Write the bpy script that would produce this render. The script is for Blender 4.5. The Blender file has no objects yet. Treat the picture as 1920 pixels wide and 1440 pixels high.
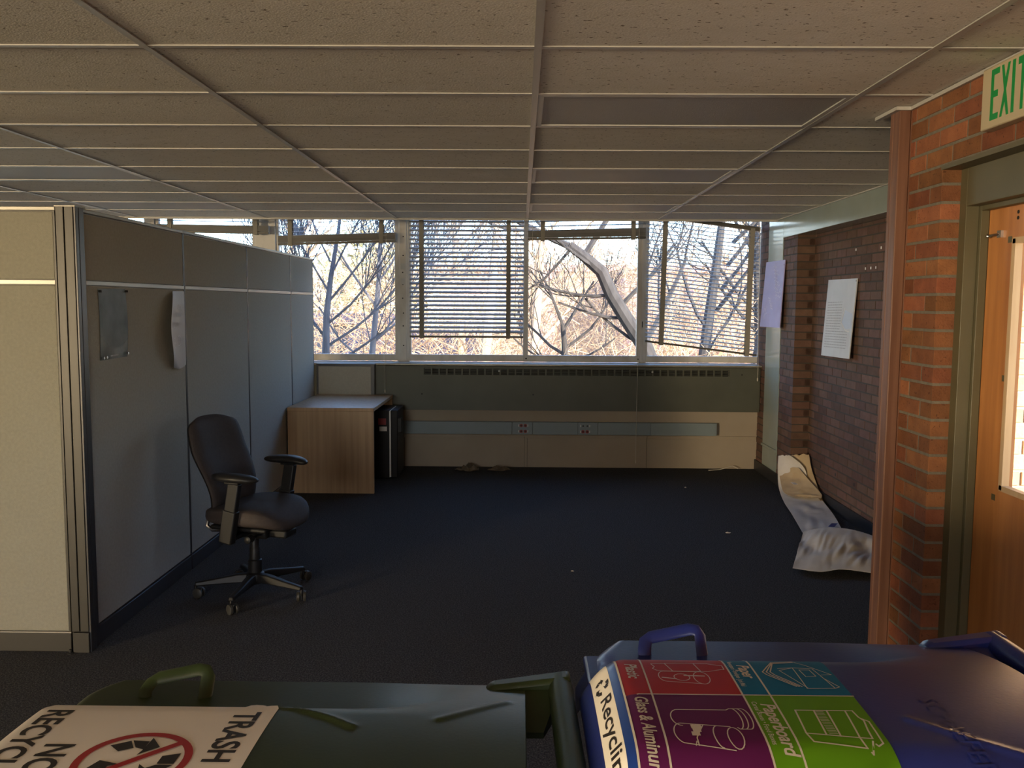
import bpy, math, random
from mathutils import Vector, Matrix, Euler, noise
import numpy as np
random.seed(7)
S = bpy.context.scene
COL = S.collection

# ------------------------------------------------------------------ camera
CAM_H, F_PX = 1.65, 1648.5
PITCH, YAW, ROLL = 0.0908924, 0.0104936, 0.0062144
fw = Vector((-math.sin(YAW)*math.cos(PITCH), math.cos(YAW)*math.cos(PITCH), -math.sin(PITCH)))
rt = fw.cross(Vector((0, 0, 1))).normalized(); up = rt.cross(fw)
r2 = rt*math.cos(ROLL) + up*math.sin(ROLL); u2 = -rt*math.sin(ROLL) + up*math.cos(ROLL)
cd = bpy.data.cameras.new('camera'); cam = bpy.data.objects.new('camera', cd); COL.objects.link(cam)
cd.sensor_width = 36.0; cd.lens = F_PX/1920*36.0; cd.clip_start = 0.02; cd.clip_end = 300
cam.matrix_world = Matrix(((r2.x, u2.x, -fw.x, 0), (r2.y, u2.y, -fw.y, 0), (r2.z, u2.z, -fw.z, CAM_H), (0, 0, 0, 1)))
S.camera = cam

# ------------------------------------------------------------------ light
S.view_settings.view_transform = 'Standard'; S.view_settings.look = 'None'
S.view_settings.gamma = 1.0; S.view_settings.use_curve_mapping = False
S.view_settings.exposure = 0.28
W = bpy.data.worlds.new('sky'); S.world = W; W.use_nodes = True
nt = W.node_tree; nt.nodes.clear()
sky = nt.nodes.new('ShaderNodeTexSky'); sky.sky_type = 'NISHITA'; sky.sun_disc = False
sky.sun_elevation = math.radians(24); sky.sun_rotation = math.radians(143); sky.air_density = 1.0; sky.dust_density = 0.4; sky.ozone_density = 2.0
bg = nt.nodes.new('ShaderNodeBackground'); bg.inputs['Strength'].default_value = 1.05
wo = nt.nodes.new('ShaderNodeOutputWorld')
tint = nt.nodes.new('ShaderNodeMix'); tint.data_type = 'RGBA'; tint.blend_type = 'MULTIPLY'; tint.inputs[0].default_value = 1.0
tint.inputs[7].default_value = (0.90, 0.96, 1.10, 1.0)
nt.links.new(sky.outputs[0], tint.inputs[6]); nt.links.new(tint.outputs[2], bg.inputs[0]); nt.links.new(bg.outputs[0], wo.inputs[0])
# late afternoon sun
sd = bpy.data.lights.new('sun', 'SUN'); sd.energy = 15.0; sd.color = (1.0, 0.82, 0.62); sd.angle = 0.009
sun = bpy.data.objects.new('sun', sd); COL.objects.link(sun); sun.location = (4, -6, 8)
sun.rotation_euler = Vector((-0.55, 0.74, -0.38)).to_track_quat('-Z', 'Y').to_euler()
# assumed low warm area light, unseen, in an opening of an added wing behind the photographer, on the cubicle side
ad = bpy.data.lights.new('assumed_side_light', 'AREA'); ad.shape = 'RECTANGLE'; ad.size = 4.6; ad.size_y = 1.4
ad.energy = 4400; ad.color = (1.0, 0.77, 0.47)
al = bpy.data.objects.new('assumed_side_light', ad); COL.objects.link(al); al.location = (-11.56, -9.1, 1.62)
al.rotation_euler = Vector((0.97, 0.10, 0.12)).to_track_quat('-Z', 'Z').to_euler()
# added fill light, unseen, set in an opening in the wall behind the photographer
rd = bpy.data.lights.new('rear_fill_light', 'AREA'); rd.shape = 'RECTANGLE'; rd.size = 2.4; rd.size_y = 1.4
rd.energy = 85; rd.color = (1.0, 0.77, 0.50)
rl = bpy.data.objects.new('rear_fill_light', rd); COL.objects.link(rl); rl.location = (-1.3, -4.06, 1.62)
rl.rotation_euler = Vector((0, 1, 0.05)).to_track_quat('-Z', 'Z').to_euler()

# ------------------------------------------------------------------ helpers
def rgba(c): return (c[0], c[1], c[2], 1.0)
def M(name, col, rough=0.6, var=None, scale=6.0, detail=4.0, stretch=(1, 1, 1), bump=0.0, bscale=60.0, metal=0.0, spec=0.5,
      rand=0.0, vfac=(0.35, 0.65), speck=None, speck_scale=120.0, speck_lim=(0.62, 0.7), coat=0.0):
    m = bpy.data.materials.new(name); m.use_nodes = True
    n = m.node_tree.nodes; l = m.node_tree.links; b = n['Principled BSDF']
    b.inputs['Base Color'].default_value = rgba(col); b.inputs['Roughness'].default_value = rough
    b.inputs['Metallic'].default_value = metal; b.inputs['Specular IOR Level'].default_value = spec
    b.inputs['Coat Weight'].default_value = coat
    tc = n.new('ShaderNodeTexCoord'); mp = n.new('ShaderNodeMapping'); mp.inputs['Scale'].default_value = stretch
    l.new(tc.outputs['Object'], mp.inputs['Vector']); src = None
    if rand:
        oi = n.new('ShaderNodeObjectInfo'); ad_ = n.new('ShaderNodeVectorMath'); ad_.operation = 'ADD'
        cb = n.new('ShaderNodeCombineXYZ'); mu = n.new('ShaderNodeMath'); mu.operation = 'MULTIPLY'; mu.inputs[1].default_value = 37.0
        l.new(oi.outputs['Random'], mu.inputs[0]); l.new(mu.outputs[0], cb.inputs[0]); l.new(mu.outputs[0], cb.inputs[1])
        l.new(mp.outputs[0], ad_.inputs[0]); l.new(cb.outputs[0], ad_.inputs[1]); vec = ad_.outputs[0]
    else:
        vec = mp.outputs[0]
    if var is not None:
        t = n.new('ShaderNodeTexNoise'); t.inputs['Scale'].default_value = scale; t.inputs['Detail'].default_value = detail
        l.new(vec, t.inputs['Vector'])
        cr = n.new('ShaderNodeMapRange'); cr.inputs[1].default_value = vfac[0]; cr.inputs[2].default_value = vfac[1]
        l.new(t.outputs[0], cr.inputs[0])
        mx = n.new('ShaderNodeMix'); mx.data_type = 'RGBA'
        mx.inputs[6].default_value = rgba(col); mx.inputs[7].default_value = rgba(var)
        l.new(cr.outputs[0], mx.inputs[0]); src = mx.outputs[2]
    if speck is not None:
        t2 = n.new('ShaderNodeTexNoise'); t2.inputs['Scale'].default_value = speck_scale; t2.inputs['Detail'].default_value = 2.0
        l.new(vec, t2.inputs['Vector'])
        c2 = n.new('ShaderNodeMapRange'); c2.inputs[1].default_value = speck_lim[0]; c2.inputs[2].default_value = speck_lim[1]
        l.new(t2.outputs[0], c2.inputs[0])
        m2 = n.new('ShaderNodeMix'); m2.data_type = 'RGBA'; m2.inputs[6].default_value = rgba(col); m2.inputs[7].default_value = rgba(speck)
        if src is not None: l.new(src, m2.inputs[6])
        l.new(c2.outputs[0], m2.inputs[0]); src = m2.outputs[2]
    if rand:
        hs = n.new('ShaderNodeHueSaturation'); hs.inputs['Color'].default_value = rgba(col)
        if src is not None: l.new(src, hs.inputs['Color'])
        rr = n.new('ShaderNodeMapRange'); rr.inputs[3].default_value = 1.0-rand; rr.inputs[4].default_value = 1.0+rand
        l.new(oi.outputs['Random'], rr.inputs[0]); l.new(rr.outputs[0], hs.inputs['Value'])
        wn = n.new('ShaderNodeTexWhiteNoise'); wn.noise_dimensions = '1D'; l.new(oi.outputs['Random'], wn.inputs['W'])
        rh = n.new('ShaderNodeMapRange'); rh.inputs[3].default_value = 0.5-0.016*min(1, rand*2); rh.inputs[4].default_value = 0.5+0.020*min(1, rand*2)
        l.new(wn.outputs['Value'], rh.inputs[0]); l.new(rh.outputs[0], hs.inputs['Hue']); src = hs.outputs[0]
    if src is not None: l.new(src, b.inputs['Base Color'])
    if bump:
        t3 = n.new('ShaderNodeTexNoise'); t3.inputs['Scale'].default_value = bscale; t3.inputs['Detail'].default_value = 3.0
        l.new(vec, t3.inputs['Vector']); bp = n.new('ShaderNodeBump'); bp.inputs['Strength'].default_value = bump
        bp.inputs['Distance'].default_value = 0.005
        l.new(t3.outputs[0], bp.inputs['Height']); l.new(bp.outputs[0], b.inputs['Normal'])
    return m

def glass(name, tint=(0.93, 0.96, 0.96)):
    m = bpy.data.materials.new(name); m.use_nodes = True; n = m.node_tree.nodes; l = m.node_tree.links; n.clear()
    tr = n.new('ShaderNodeBsdfTransparent'); tr.inputs[0].default_value = rgba(tint)
    gl = n.new('ShaderNodeBsdfGlossy'); gl.inputs['Roughness'].default_value = 0.02
    lw = n.new('ShaderNodeLayerWeight'); lw.inputs[0].default_value = 0.5
    pw = n.new('ShaderNodeMath'); pw.operation = 'POWER'; pw.inputs[1].default_value = 5.0
    ma = n.new('ShaderNodeMath'); ma.operation = 'MULTIPLY_ADD'; ma.inputs[1].default_value = 0.8; ma.inputs[2].default_value = 0.03
    mx = n.new('ShaderNodeMixShader'); o = n.new('ShaderNodeOutputMaterial')
    l.new(lw.outputs['Facing'], pw.inputs[0]); l.new(pw.outputs[0], ma.inputs[0]); l.new(ma.outputs[0], mx.inputs[0])
    l.new(tr.outputs[0], mx.inputs[1]); l.new(gl.outputs[0], mx.inputs[2]); l.new(mx.outputs[0], o.inputs[0])
    return m

class MB:
    def __init__(s): s.v = []; s.f = []
    def add(s, vs, fs):
        o = len(s.v); s.v += [tuple(p) for p in vs]; s.f += [tuple(i+o for i in q) for q in fs]; return s
    def box(s, x0, x1, y0, y1, z0, z1):
        return s.add([(x0, y0, z0), (x1, y0, z0), (x1, y1, z0), (x0, y1, z0), (x0, y0, z1), (x1, y0, z1), (x1, y1, z1), (x0, y1, z1)],
                     [(3, 2, 1, 0), (4, 5, 6, 7), (0, 1, 5, 4), (1, 2, 6, 5), (2, 3, 7, 6), (3, 0, 4, 7)])
    def hexa(s, p):     # eight corners, same order as box
        return s.add(p, [(3, 2, 1, 0), (4, 5, 6, 7), (0, 1, 5, 4), (1, 2, 6, 5), (2, 3, 7, 6), (3, 0, 4, 7)])
    def obox(s, c, ax, ay, az):
        c, ax, ay, az = map(Vector, (c, ax, ay, az))
        return s.hexa([c-ax-ay-az, c+ax-ay-az, c+ax+ay-az, c-ax+ay-az, c-ax-ay+az, c+ax-ay+az, c+ax+ay+az, c-ax+ay+az])
    def tube(s, pts, rad, n=8, flat=1.0):
        pts = [Vector(p) for p in pts]; k = len(pts)
        rad = rad if isinstance(rad, (list, tuple)) else [rad]*k
        vs = []; up0 = None
        for i, p in enumerate(pts):
            d = (pts[min(i+1, k-1)]-pts[max(i-1, 0)]).normalized()
            if up0 is None:
                up0 = Vector((0, 0, 1)) if abs(d.z) < 0.9 else Vector((1, 0, 0))
            a = d.cross(up0)
            if a.length < 1e-4: a = d.cross(Vector((0.3, 1, 0.2)))
            a.normalize(); b = a.cross(d).normalized(); up0 = b
            for j in range(n):
                t = 2*math.pi*j/n
                vs.append(p + a*(rad[i]*math.cos(t)) + b*(rad[i]*flat*math.sin(t)))
        fs = [(i*n+j, i*n+(j+1) % n, (i+1)*n+(j+1) % n, (i+1)*n+j) for i in range(k-1) for j in range(n)]
        fs.append(tuple(range(n-1, -1, -1))); fs.append(tuple((k-1)*n+j for j in range(n)))
        return s.add(vs, fs)
    def lathe(s, prof, c=(0, 0, 0), n=20, axis='z'):
        vs = []
        for r, h in prof:
            for j in range(n):
                t = 2*math.pi*j/n; x, y = r*math.cos(t), r*math.sin(t)
                p = {'z': (x, y, h), 'y': (x, h, y), 'x': (h, x, y)}[axis]
                vs.append((c[0]+p[0], c[1]+p[1], c[2]+p[2]))
        k = len(prof)
        fs = [(i*n+j, i*n+(j+1) % n, (i+1)*n+(j+1) % n, (i+1)*n+j) for i in range(k-1) for j in range(n)]
        fs.append(tuple(range(n-1, -1, -1))); fs.append(tuple((k-1)*n+j for j in range(n)))
        return s.add(vs, fs)
    def grid(s, fn, nu, nv, thick=None):
        P = [[Vector(fn(i/nu, j/nv)) for j in range(nv+1)] for i in range(nu+1)]
        idx = lambda i, j: i*(nv+1)+j
        vs = [p for r in P for p in r]; fs = [(idx(i, j), idx(i+1, j), idx(i+1, j+1), idx(i, j+1)) for i in range(nu) for j in range(nv)]
        if thick is not None:
            m = len(vs); t = Vector(thick)
            vs = vs+[p+t for p in vs]; fs += [tuple(m+q for q in reversed(f)) for f in fs]
            for i in range(nu):
                fs.append((idx(i+1, 0), idx(i, 0), m+idx(i, 0), m+idx(i+1, 0)))
                fs.append((idx(i, nv), idx(i+1, nv), m+idx(i+1, nv), m+idx(i, nv)))
            for j in range(nv):
                fs.append((idx(0, j), idx(0, j+1), m+idx(0, j+1), m+idx(0, j)))
                fs.append((idx(nu, j+1), idx(nu, j), m+idx(nu, j), m+idx(nu, j+1)))
        return s.add(vs, fs)
    def mapped(s, fn):
        s.v = [tuple(fn(*p)) for p in s.v]; return s
    def mesh(s, name, mat=None, smooth=False, ang=35):
        me = bpy.data.meshes.new(name); me.from_pydata(s.v, [], s.f); me.update()
        if mat: me.materials.append(mat)
        if smooth:
            me.polygons.foreach_set('use_smooth', [True]*len(me.polygons)); me.set_sharp_from_angle(angle=math.radians(ang))
        return me
    def build(s, name, mat, parent=None, smooth=False, bevel=0.0, local=False, ang=35, seg=2):
        o = link(name, s.mesh(name, mat, smooth or bevel > 0, ang), parent, local)
        if bevel:
            b = o.modifiers.new('bevel', 'BEVEL'); b.width = bevel; b.segments = seg; b.limit_method = 'ANGLE'; b.angle_limit = math.radians(40)
        return o

def link(name, data, parent=None, local=False):
    o = bpy.data.objects.new(name, data); COL.objects.link(o)
    if parent is not None:
        o.parent = parent
        if not local:
            mw = Matrix.Identity(4); q = parent
            while q is not None:
                mw = (Matrix.Translation(q.location) @ q.rotation_euler.to_matrix().to_4x4()) if q.parent is None else mw
                q = q.parent
            if parent.parent is None: o.matrix_parent_inverse = mw.inverted()
    return o
def tag(o, label=None, cat=None, group=None, kind=None):
    if label: o['label'] = label
    if cat: o['category'] = cat
    if group: o['group'] = group
    if kind: o['kind'] = kind
    return o
def thing(name, label, cat, loc=(0, 0, 0), rz=0.0, group=None):
    o = bpy.data.objects.new(name, None); COL.objects.link(o); o.location = loc; o.rotation_euler = (0, 0, rz); o.empty_display_size = 0.1
    return tag(o, label, cat, group)
def struct(name, mb, mat, label=None, **k):
    return tag(mb.build(name, mat, **k), label, kind='structure')
def B(*a): return MB().box(*a)
def sm(t, a, b):
    t = max(0.0, min(1.0, (t-a)/(b-a))); return t*t*(3-2*t)

def text(s, size=1.0, bold=0.0, shear=0.0, sx=1.0, align='LEFT'):
    c = bpy.data.curves.new('t', 'FONT'); c.body = s; c.size = size; c.offset = bold; c.shear = shear; c.align_x = align
    c.resolution_u = 4
    o = bpy.data.objects.new('t', c); COL.objects.link(o); dg = bpy.context.evaluated_depsgraph_get(); dg.update()
    me = bpy.data.meshes.new_from_object(o.evaluated_get(dg)); mb = MB()
    mb.add([(v.co.x*sx, v.co.y, 0) for v in me.vertices], [tuple(p.vertices) for p in me.polygons])
    bpy.data.objects.remove(o); bpy.data.curves.remove(c); bpy.data.meshes.remove(me)
    return mb
def ribbon(lines, w):
    mb = MB()
    for ln in lines:
        pts = [Vector((p[0], p[1])) for p in ln]
        for a, b in zip(pts, pts[1:]):
            d = b-a
            if d.length < 1e-6: continue
            n_ = max(1, int(d.length/0.02)); d.normalize(); q = Vector((-d.y, d.x))*w/2; e = d*w*0.4
            for i in range(n_):
                p0 = a.lerp(b, i/n_) - (e if i == 0 else Vector((0, 0))); p1 = a.lerp(b, (i+1)/n_) + (e if i == n_-1 else Vector((0, 0)))
                mb.add([(p0.x-q.x, p0.y-q.y, 0), (p1.x-q.x, p1.y-q.y, 0), (p1.x+q.x, p1.y+q.y, 0), (p0.x+q.x, p0.y+q.y, 0)], [(0, 1, 2, 3)])
    return mb
def arc(cx, cy, rx, ry, a0, a1, n=14):
    return [(cx+rx*math.cos(math.radians(a0+(a1-a0)*i/n)), cy+ry*math.sin(math.radians(a0+(a1-a0)*i/n))) for i in range(n+1)]

# ------------------------------------------------------------------ materials
MT = {}
MT['carpet'] = M('carpet', (0.034, 0.035, 0.039), 0.95, var=(0.085, 0.084, 0.086), scale=130, vfac=(0.42, 0.62), speck=(0.22, 0.21, 0.195), speck_scale=210, speck_lim=(0.62, 0.72), bump=0.9, bscale=240, spec=0.1)
MT['tile'] = M('ceiling_tile', (0.78, 0.74, 0.68), 0.95, var=(0.74, 0.70, 0.63), scale=9, speck=(0.20, 0.17, 0.13), speck_scale=52, speck_lim=(0.66, 0.70), bump=0.35, bscale=150, spec=0.1, stretch=(1, 1.6, 1), rand=0.05)
MT['tee'] = M('tee_metal', (0.42, 0.41, 0.39), 0.38, spec=0.6)
MT['lens'] = M('prismatic_lens', (0.34, 0.335, 0.335), 0.5, bump=0.5, bscale=300)
MT['whitemetal'] = M('white_metal', (0.48, 0.48, 0.465), 0.45)
MT['slab'] = M('dark_plenum', (0.10, 0.10, 0.10), 0.9)
MT['plaster'] = M('beige_wall', (0.36, 0.305, 0.235), 0.7, var=(0.335, 0.28, 0.215), scale=3, bump=0.05)
MT['wallwhite'] = M('cream_wall', (0.50, 0.45, 0.37), 0.8, var=(0.47, 0.42, 0.34), scale=2)
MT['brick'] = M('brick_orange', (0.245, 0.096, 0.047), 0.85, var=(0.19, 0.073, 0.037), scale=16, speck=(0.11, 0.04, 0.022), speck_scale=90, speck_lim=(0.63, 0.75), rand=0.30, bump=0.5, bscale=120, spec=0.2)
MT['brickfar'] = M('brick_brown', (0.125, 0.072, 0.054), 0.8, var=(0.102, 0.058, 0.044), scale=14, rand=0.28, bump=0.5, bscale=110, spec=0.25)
MT['brickext'] = M('brick_pale', (0.52, 0.34, 0.20), 0.85, var=(0.45, 0.28, 0.16), scale=14, rand=0.14, bump=0.4)
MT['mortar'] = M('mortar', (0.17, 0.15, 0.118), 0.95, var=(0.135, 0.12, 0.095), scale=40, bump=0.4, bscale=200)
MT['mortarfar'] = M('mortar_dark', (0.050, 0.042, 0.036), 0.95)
MT['olive'] = M('olive_paint', (0.105, 0.093, 0.052), 0.45, var=(0.092, 0.082, 0.046), scale=5)
MT['column'] = M('grey_green_paint', (0.26, 0.315, 0.305), 0.16, var=(0.24, 0.285, 0.265), scale=2.5, bump=0.12, bscale=12)
MT['cover'] = M('cover_paint', (0.080, 0.084, 0.064), 0.5, var=(0.07, 0.074, 0.056), scale=4)
MT['black'] = M('black_recess', (0.012, 0.012, 0.012), 0.8)
MT['race'] = M('raceway_blue_grey', (0.20, 0.25, 0.275), 0.5)
MT['vinyl'] = M('black_vinyl', (0.018, 0.018, 0.020), 0.5)
MT['woodred'] = M('redwood', (0.19, 0.092, 0.058), 0.5, var=(0.13, 0.058, 0.035), scale=3.0, detail=8, stretch=(14, 14, 0.7), bump=0.1)
MT['wooddoor'] = M('door_wood', (0.52, 0.225, 0.072), 0.42, var=(0.38, 0.15, 0.045), scale=2.6, detail=8, stretch=(8, 8, 0.6), bump=0.05)
MT['woodpale'] = M('pale_wood', (0.58, 0.42, 0.25), 0.5, var=(0.50, 0.34, 0.19), scale=4, stretch=(6, 6, 0.6))
MT['desk'] = M('desk_laminate', (0.46, 0.295, 0.15), 0.42, var=(0.36, 0.215, 0.105), scale=2.2, detail=8, stretch=(14, 14, 0.55))
MT['fabric'] = M('panel_fabric', (0.250, 0.242, 0.198), 0.9, var=(0.228, 0.22, 0.18), scale=70, bump=0.35, bscale=350, spec=0.15)  # front copy of the fabric, darkened to offset the strong side light
MT['fabric2'] = M('panel_fabric_shade', (0.42, 0.405, 0.355), 0.9, var=(0.385, 0.37, 0.325), scale=70, bump=0.35, bscale=350, spec=0.15)  # same beige fabric, lightened to make up for shade on the side faces
MT['pframe'] = M('panel_frame', (0.032, 0.030, 0.026), 0.4, metal=0.2)
MT['pframe2'] = M('panel_frame_dark', (0.06, 0.06, 0.065), 0.35, metal=0.3)
MT['rail'] = M('panel_rail', (0.30, 0.285, 0.25), 0.35, metal=0.3)
MT['winframe'] = M('window_frame', (0.62, 0.60, 0.56), 0.45, var=(0.45, 0.41, 0.36), scale=7, detail=8, stretch=(1, 1, 0.5), vfac=(0.45, 0.75))
MT['slat'] = M('blind_slat', (0.36, 0.35, 0.33), 0.45)
MT['slatdark'] = M('blind_rail', (0.10, 0.094, 0.082), 0.45)
MT['tape'] = M('ladder_tape', (0.27, 0.255, 0.22), 0.9)
MT['cord'] = M('blind_cord', (0.55, 0.52, 0.46), 0.9)
MT['pane'] = glass('window_glass')
MT['doorpane'] = glass('door_glass', (0.97, 0.96, 0.93))
MT['chairfab'] = M('chair_upholstery', (0.044, 0.034, 0.031), 0.7, spec=0.3, var=(0.037, 0.029, 0.027), scale=60, bump=0.2, bscale=300)
MT['plastic'] = M('black_plastic', (0.010, 0.010, 0.011), 0.45, spec=0.3)
MT['caster'] = M('caster_grey', (0.035, 0.034, 0.031), 0.45, spec=0.3)
MT['chrome'] = M('chrome', (0.55, 0.55, 0.57), 0.22, metal=1.0)
MT['fridge'] = M('fridge_black', (0.014, 0.012, 0.013), 0.5, spec=0.25)
MT['white'] = M('white_plastic', (0.78, 0.77, 0.74), 0.5)
MT['red'] = M('red_print', (0.30, 0.03, 0.03), 0.5)
MT['paper'] = M('paper_white', (0.66, 0.62, 0.56), 0.8, var=(0.56, 0.52, 0.46), scale=4, detail=6)
MT['kraft'] = M('kraft_paper', (0.50, 0.385, 0.235), 0.8, var=(0.42, 0.31, 0.18), scale=5)
MT['leaf'] = M('dry_debris', (0.16, 0.125, 0.085), 0.9, var=(0.10, 0.075, 0.05), scale=20)
MT['signwhite'] = M('sign_cream', (0.44, 0.37, 0.245), 0.45)
MT['signgreen'] = M('sign_green', (0.0, 0.23, 0.045), 0.5)
MT['purple'] = M('purple_board', (0.36, 0.31, 0.52), 0.6, var=(0.33, 0.285, 0.48), scale=6)
MT['chalk'] = M('chalk_white', (0.62, 0.58, 0.70), 0.8)
MT['boardgrey'] = M('grey_board', (0.49, 0.49, 0.50), 0.5, var=(0.43, 0.43, 0.44), scale=5, detail=6)
MT['greyink'] = M('grey_ink', (0.34, 0.34, 0.34), 0.7)
MT['blueink'] = M('pale_blue_print', (0.40, 0.44, 0.52), 0.5)
MT['green'] = M('green_plastic', (0.027, 0.044, 0.013), 0.42, spec=0.38, var=(0.023, 0.038, 0.012), scale=5, bump=0.04, bscale=160)
MT['blue'] = M('blue_plastic', (0.012, 0.026, 0.19), 0.29, var=(0.015, 0.024, 0.14), scale=5, bump=0.04, bscale=160)
MT['labelwhite'] = M('label_cream', (0.84, 0.79, 0.70), 0.55, spec=0.2)
MT['ink'] = M('black_ink', (0.02, 0.017, 0.017), 0.55)
MT['prohibit'] = M('prohibit_red', (0.36, 0.02, 0.025), 0.5)
MT['q_red'] = M('label_red', (0.34, 0.02, 0.018), 0.55, spec=0.08)
MT['q_blue'] = M('label_blue', (0.005, 0.13, 0.26), 0.55, spec=0.08)
MT['q_purple'] = M('label_purple', (0.10, 0.012, 0.075), 0.55, spec=0.08)
MT['q_green'] = M('label_green', (0.10, 0.26, 0.01), 0.55, spec=0.08)
MT['q_line'] = M('label_line', (0.55, 0.50, 0.42), 0.55, spec=0.2)
MT['labelblue'] = M('label_navy', (0.012, 0.045, 0.24), 0.3)
MT['ground'] = M('leaf_litter', (0.36, 0.24, 0.12), 0.95, var=(0.24, 0.17, 0.08), scale=1.2)
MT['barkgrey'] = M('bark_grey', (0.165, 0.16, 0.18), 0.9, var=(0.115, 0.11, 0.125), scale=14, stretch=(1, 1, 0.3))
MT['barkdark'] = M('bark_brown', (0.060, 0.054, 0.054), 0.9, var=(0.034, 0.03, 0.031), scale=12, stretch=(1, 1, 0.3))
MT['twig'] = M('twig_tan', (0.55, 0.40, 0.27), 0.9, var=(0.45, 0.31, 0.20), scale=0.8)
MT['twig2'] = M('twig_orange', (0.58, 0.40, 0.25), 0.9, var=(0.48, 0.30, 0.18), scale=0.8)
MT['leafy'] = M('autumn_leaf', (0.46, 0.43, 0.24), 0.9, var=(0.52, 0.40, 0.22), scale=1.0)
MT['farbrick'] = M('far_brick', (0.50, 0.33, 0.235), 0.9, var=(0.44, 0.27, 0.19), scale=1.5)
MT['fartrim'] = M('far_trim', (0.50, 0.28, 0.25), 0.9)
MT['roofdark'] = M('far_roof', (0.13, 0.11, 0.15), 0.9)
MT['farwin'] = M('far_window_glass', (0.05, 0.06, 0.08), 0.2)
MT['concrete'] = M('concrete', (0.42, 0.38, 0.32), 0.9, var=(0.36, 0.33, 0.27), scale=6)

# ------------------------------------------------------------------ room shell
CEIL = 2.4387
struct('floor', MB().box(-6.6, 2.75, -4.1, 9.1, -0.25, 0.0).box(-11.7, -6.6, -12.2, 9.1, -0.25, 0.0).box(-6.6, -3.5, -12.2, -4.1, -0.25, 0.0), MT['carpet'])
struct('roof_slab', MB().box(-11.7, 2.75, 3.72, 9.15, 2.86, 3.0).box(-11.7, 1.75, -4.2, 3.72, 2.86, 3.0).box(-11.7, -3.4, -12.2, -4.2, 2.86, 3.0), MT['slab'])
struct('parapet', B(-11.7, 2.75, 8.9, 9.15, 3.0, 4.3), MT['concrete'])  # unseen upstand, added to throw shade on the near tree
# wall behind the photographer, the added office wing and openings for the assumed side light and the added rear fill
struct('wall_rear', MB().box(-3.5, -2.5, -4.2, -4.0, 0, 2.86).box(-0.1, 1.75, -4.2, -4.0, 0, 2.86).box(-2.5, -0.1, -4.2, -4.0, 0, 0.92).box(-2.5, -0.1, -4.2, -4.0, 2.32, 2.86)
       .box(-3.5, -3.4, -12.2, -4.2, 0, 2.86).box(-11.7, -3.5, -12.2, -12.0, 0, 2.86), MT['wallwhite'])
wl = MB().box(-11.7, -11.5, -12.0, -11.4, 0, 2.86).box(-11.7, -11.5, -6.8, 9.1, 0, 2.86).box(-11.7, -11.5, -11.4, -6.8, 0, 0.92).box(-11.7, -11.5, -11.4, -6.8, 2.32, 2.86)
struct('wall_left', wl, MT['wallwhite'])
struct('wall_added_wing', B(-11.5, -6.5, 8.82, 9.1, 0, 2.86), MT['plaster'])  # added, unseen wing that puts the assumed side light farther off
struct('ceiling_added_wing', MB().box(-11.5, -6.5, -12.0, 8.82, CEIL, CEIL+0.02).box(-6.5, -3.5, -12.0, -4.0, CEIL, CEIL+0.02), MT['tile'])
# window wall: beige dado with the sill zone above
wb = MB().box(-6.5, 2.75, 8.82, 9.1, 0, 1.03)
wall_back = struct('wall_back', wb, MT['plaster'])
for sx in (0.036, 0.065, 1.273, -1.18):
    B(sx-0.0015, sx+0.0015, 8.8188, 8.8205, 0, 0.31).build('panel_seam', MT['pframe'], wall_back)
for a, b in ((-6.5, -1.2), (-1.2, 0.036), (0.036, 1.273), (1.273, 2.375)):
    B(a+0.002, b-0.002, 8.808, 8.8205, 0.299, 0.331).build('moulding_strip', MT['plaster'], wall_back, bevel=0.002)
for i in range(9):
    x = -0.95+i*0.395
    MB().lathe([(0.006, 8.804), (0.006, 8.809)], (x, 0, 0.315), 8, 'y').build('screw_head', MT['rail'], wall_back)
# head of the window wall above the glass
struct('wall_head', MB().box(-6.5, 2.75, 8.82, 9.1, 2.72, 2.86), MT['slab'])
struct('trim_1', MB().box(-6.52, 2.375, 8.30, 8.325, 2.425, 2.86), MT['tee'])

# right wall: painted column and beam, brick pilaster, brick recess
col_ = struct('wall_column', MB().box(2.375, 2.75, 8.11, 8.58, 0, 2.86), MT['column'])
MB().hexa([(2.375, 3.80, 2.262), (2.75, 3.80, 2.262), (2.75, 8.11, 2.262), (2.375, 8.11, 2.262), (2.375, 3.80, 2.86), (2.75, 3.80, 2.86), (2.75, 8.11, 2.86), (2.375, 8.11, 2.86)]).build('beam', MT['column'], col_, bevel=0.004)
B(2.360, 2.376, 8.11, 8.58, 0.285, 0.31).build('conduit', MT['column'], col_, bevel=0.003)

BR = {}
def brick(parent, p0, du, nn, ln, h, dep, mat, proud=0.0):
    """One brick: p0 = lower corner on the face, du = unit along, nn = outward unit normal."""
    key = (round(ln, 3), round(h, 3), round(dep, 3), mat.name)
    if key not in BR:
        c = 0.0015; mb = MB()
        mb.add([(c, 0, c), (ln-c, 0, c), (ln-c, 0, h-c), (c, 0, h-c), (0, -c, 0), (ln, -c, 0), (ln, -c, h), (0, -c, h),
                (0, -dep, 0), (ln, -dep, 0), (ln, -dep, h), (0, -dep, h)],
               [(3, 2, 1, 0), (0, 1, 5, 4), (1, 2, 6, 5), (2, 3, 7, 6), (3, 0, 4, 7), (4, 5, 9, 8), (5, 6, 10, 9), (6, 7, 11, 10), (7, 4, 8, 11)])
        BR[key] = mb.mesh('brick', mat)
    o = bpy.data.objects.new('brick', BR[key]); COL.objects.link(o); o.parent = parent
    p = Vector(p0)+Vector(nn)*proud
    m = Matrix.Identity(4)
    m.col[0][:3] = du; m.col[1][:3] = nn; m.col[2][:3] = (0, 0, 1); m.col[3][:3] = p
    o.matrix_local = m
    return o
CO, BH, BL, JT = 0.0677, 0.0568, 0.1930, 0.0102
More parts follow.
